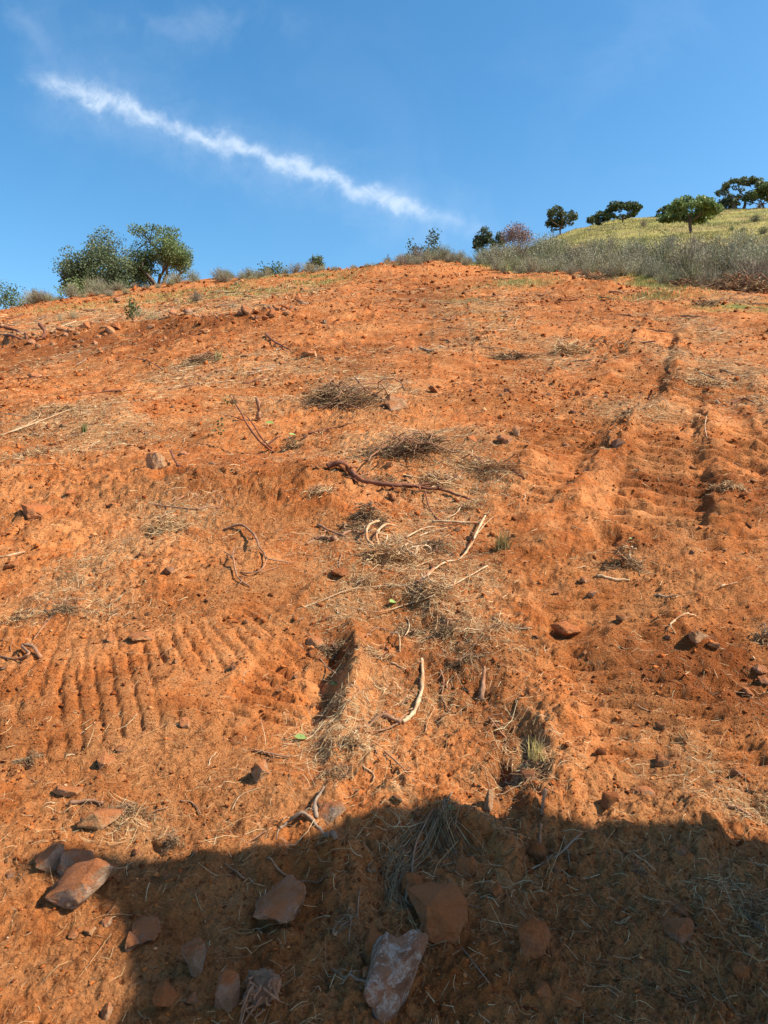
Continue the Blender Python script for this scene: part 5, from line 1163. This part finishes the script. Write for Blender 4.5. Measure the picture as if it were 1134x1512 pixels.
# ------------------------------------------------------------------ added unseen shadow caster right of the viewer, trunk-shaped, for the foreground
def low(g): return Hs(g[0], g[1])
def snag():  # made-up caster, its silhouette fitted to the shadow outline on the ground
    outline = [(45, 1275), (75, 1255), (110, 1242), (180, 1255), (235, 1258), (285, 1268), (330, 1264), (385, 1235), (430, 1212), (480, 1192), (530, 1176), (585, 1170), (640, 1180), (690, 1205), (735, 1232), (775, 1215), (815, 1203), (860, 1215), (900, 1234), (960, 1242), (1050, 1246), (1134, 1252), (1250, 1260)]
    XC = 2.35; E = []
    S = np.array(SUN)
    for (px, py) in outline:
        g = ground_hit(px, py); g = place_pix(px, py); z = Hs(g[0], g[1]); t = (XC-g[0])/S[0]; E.append((g[1]+t*S[1], z+t*S[2]))
    lo = []
    for (px, py) in [(62, 1300), (100, 1322), (150, 1345), (168, 1400), (166, 1460), (162, 1530)]:
        g = ground_hit(px, py); g = place_pix(px, py); z = Hs(g[0], g[1]); t = (XC-g[0])/S[0]; lo.append((g[1]+t*S[1], z+t*S[2]))
    E = np.array(E)[::-1]; Ey = np.pad(E[:, 0], 2, mode='edge'); E[:, 0] = np.convolve(Ey, [.15, .2, .3, .2, .15], 'valid')
    lo = np.array(lo)      # E: upwards along the far edge
    zt = np.concatenate([[0.0], np.linspace(E[0, 1], max(E[:, 1].max(), lo[:, 1].max()), 70)])
    yb = .55; rings = []; n = 40; th = np.arange(n)/n*2*np.pi
    order = np.argsort(E[:, 1]); ef = E[order]
    for z in zt:
        yf = np.interp(z, ef[:, 1], ef[:, 0]) if z > ef[0, 1] else ef[0, 0]+.04
        if z <= lo[:, 1].min(): y0 = yb
        else: L = lo[np.argsort(lo[:, 1])]; y0 = min(np.interp(z, L[:, 1], L[:, 0]), yf-.03)
        c = (yf+y0)/2; ry = (yf-y0)/2; rx = min(.26, ry*.5)*min(1, .10+(zt[-1]-z)*.8)+.008
        nz = fbm(th*0+np.cos(th)*1.4+z*.8, np.sin(th)*1.4+z*.3, 3, .55, 3)*.12
        furrow = np.abs(np.sin(th*9+fbm(th*2, th*0+z*2, 2, .5, 5)*2))*.018
        rings.append(np.stack([XC+rx+np.cos(th)*rx*(1+nz)+furrow*np.cos(th), c+np.sin(th)*ry, np.full(n, z)], -1))
    V = np.vstack(rings); m = len(rings); q = np.arange(n); Fq = np.vstack([np.stack([i*n+q, i*n+(q+1) % n, (i+1)*n+(q+1) % n, (i+1)*n+q], -1) for i in range(m-1)])
    V = np.vstack([V, V[-n:].mean(0)[None]]); F3 = np.vstack([Fq[:, [0, 1, 2]], Fq[:, [0, 2, 3]], np.stack([(m-1)*n+q, (m-1)*n+(q+1) % n, np.full(n, m*n)], -1)])
    base = np.array([XC, 1.2, Hs(XC, 1.2)]); V[:, 2] = np.where(V[:, 2] < .01, -.2, V[:, 2])
    o = empty('shadow_caster', base); link('trunk', mesh_np('trunk', V-base, F3, M_bark, True), o)  # trunk-shaped body of the added shadow caster
    tag(o, 'unseen shadow caster shaped like a broken dead trunk, added right of the viewer', 'dead tree')
snag()
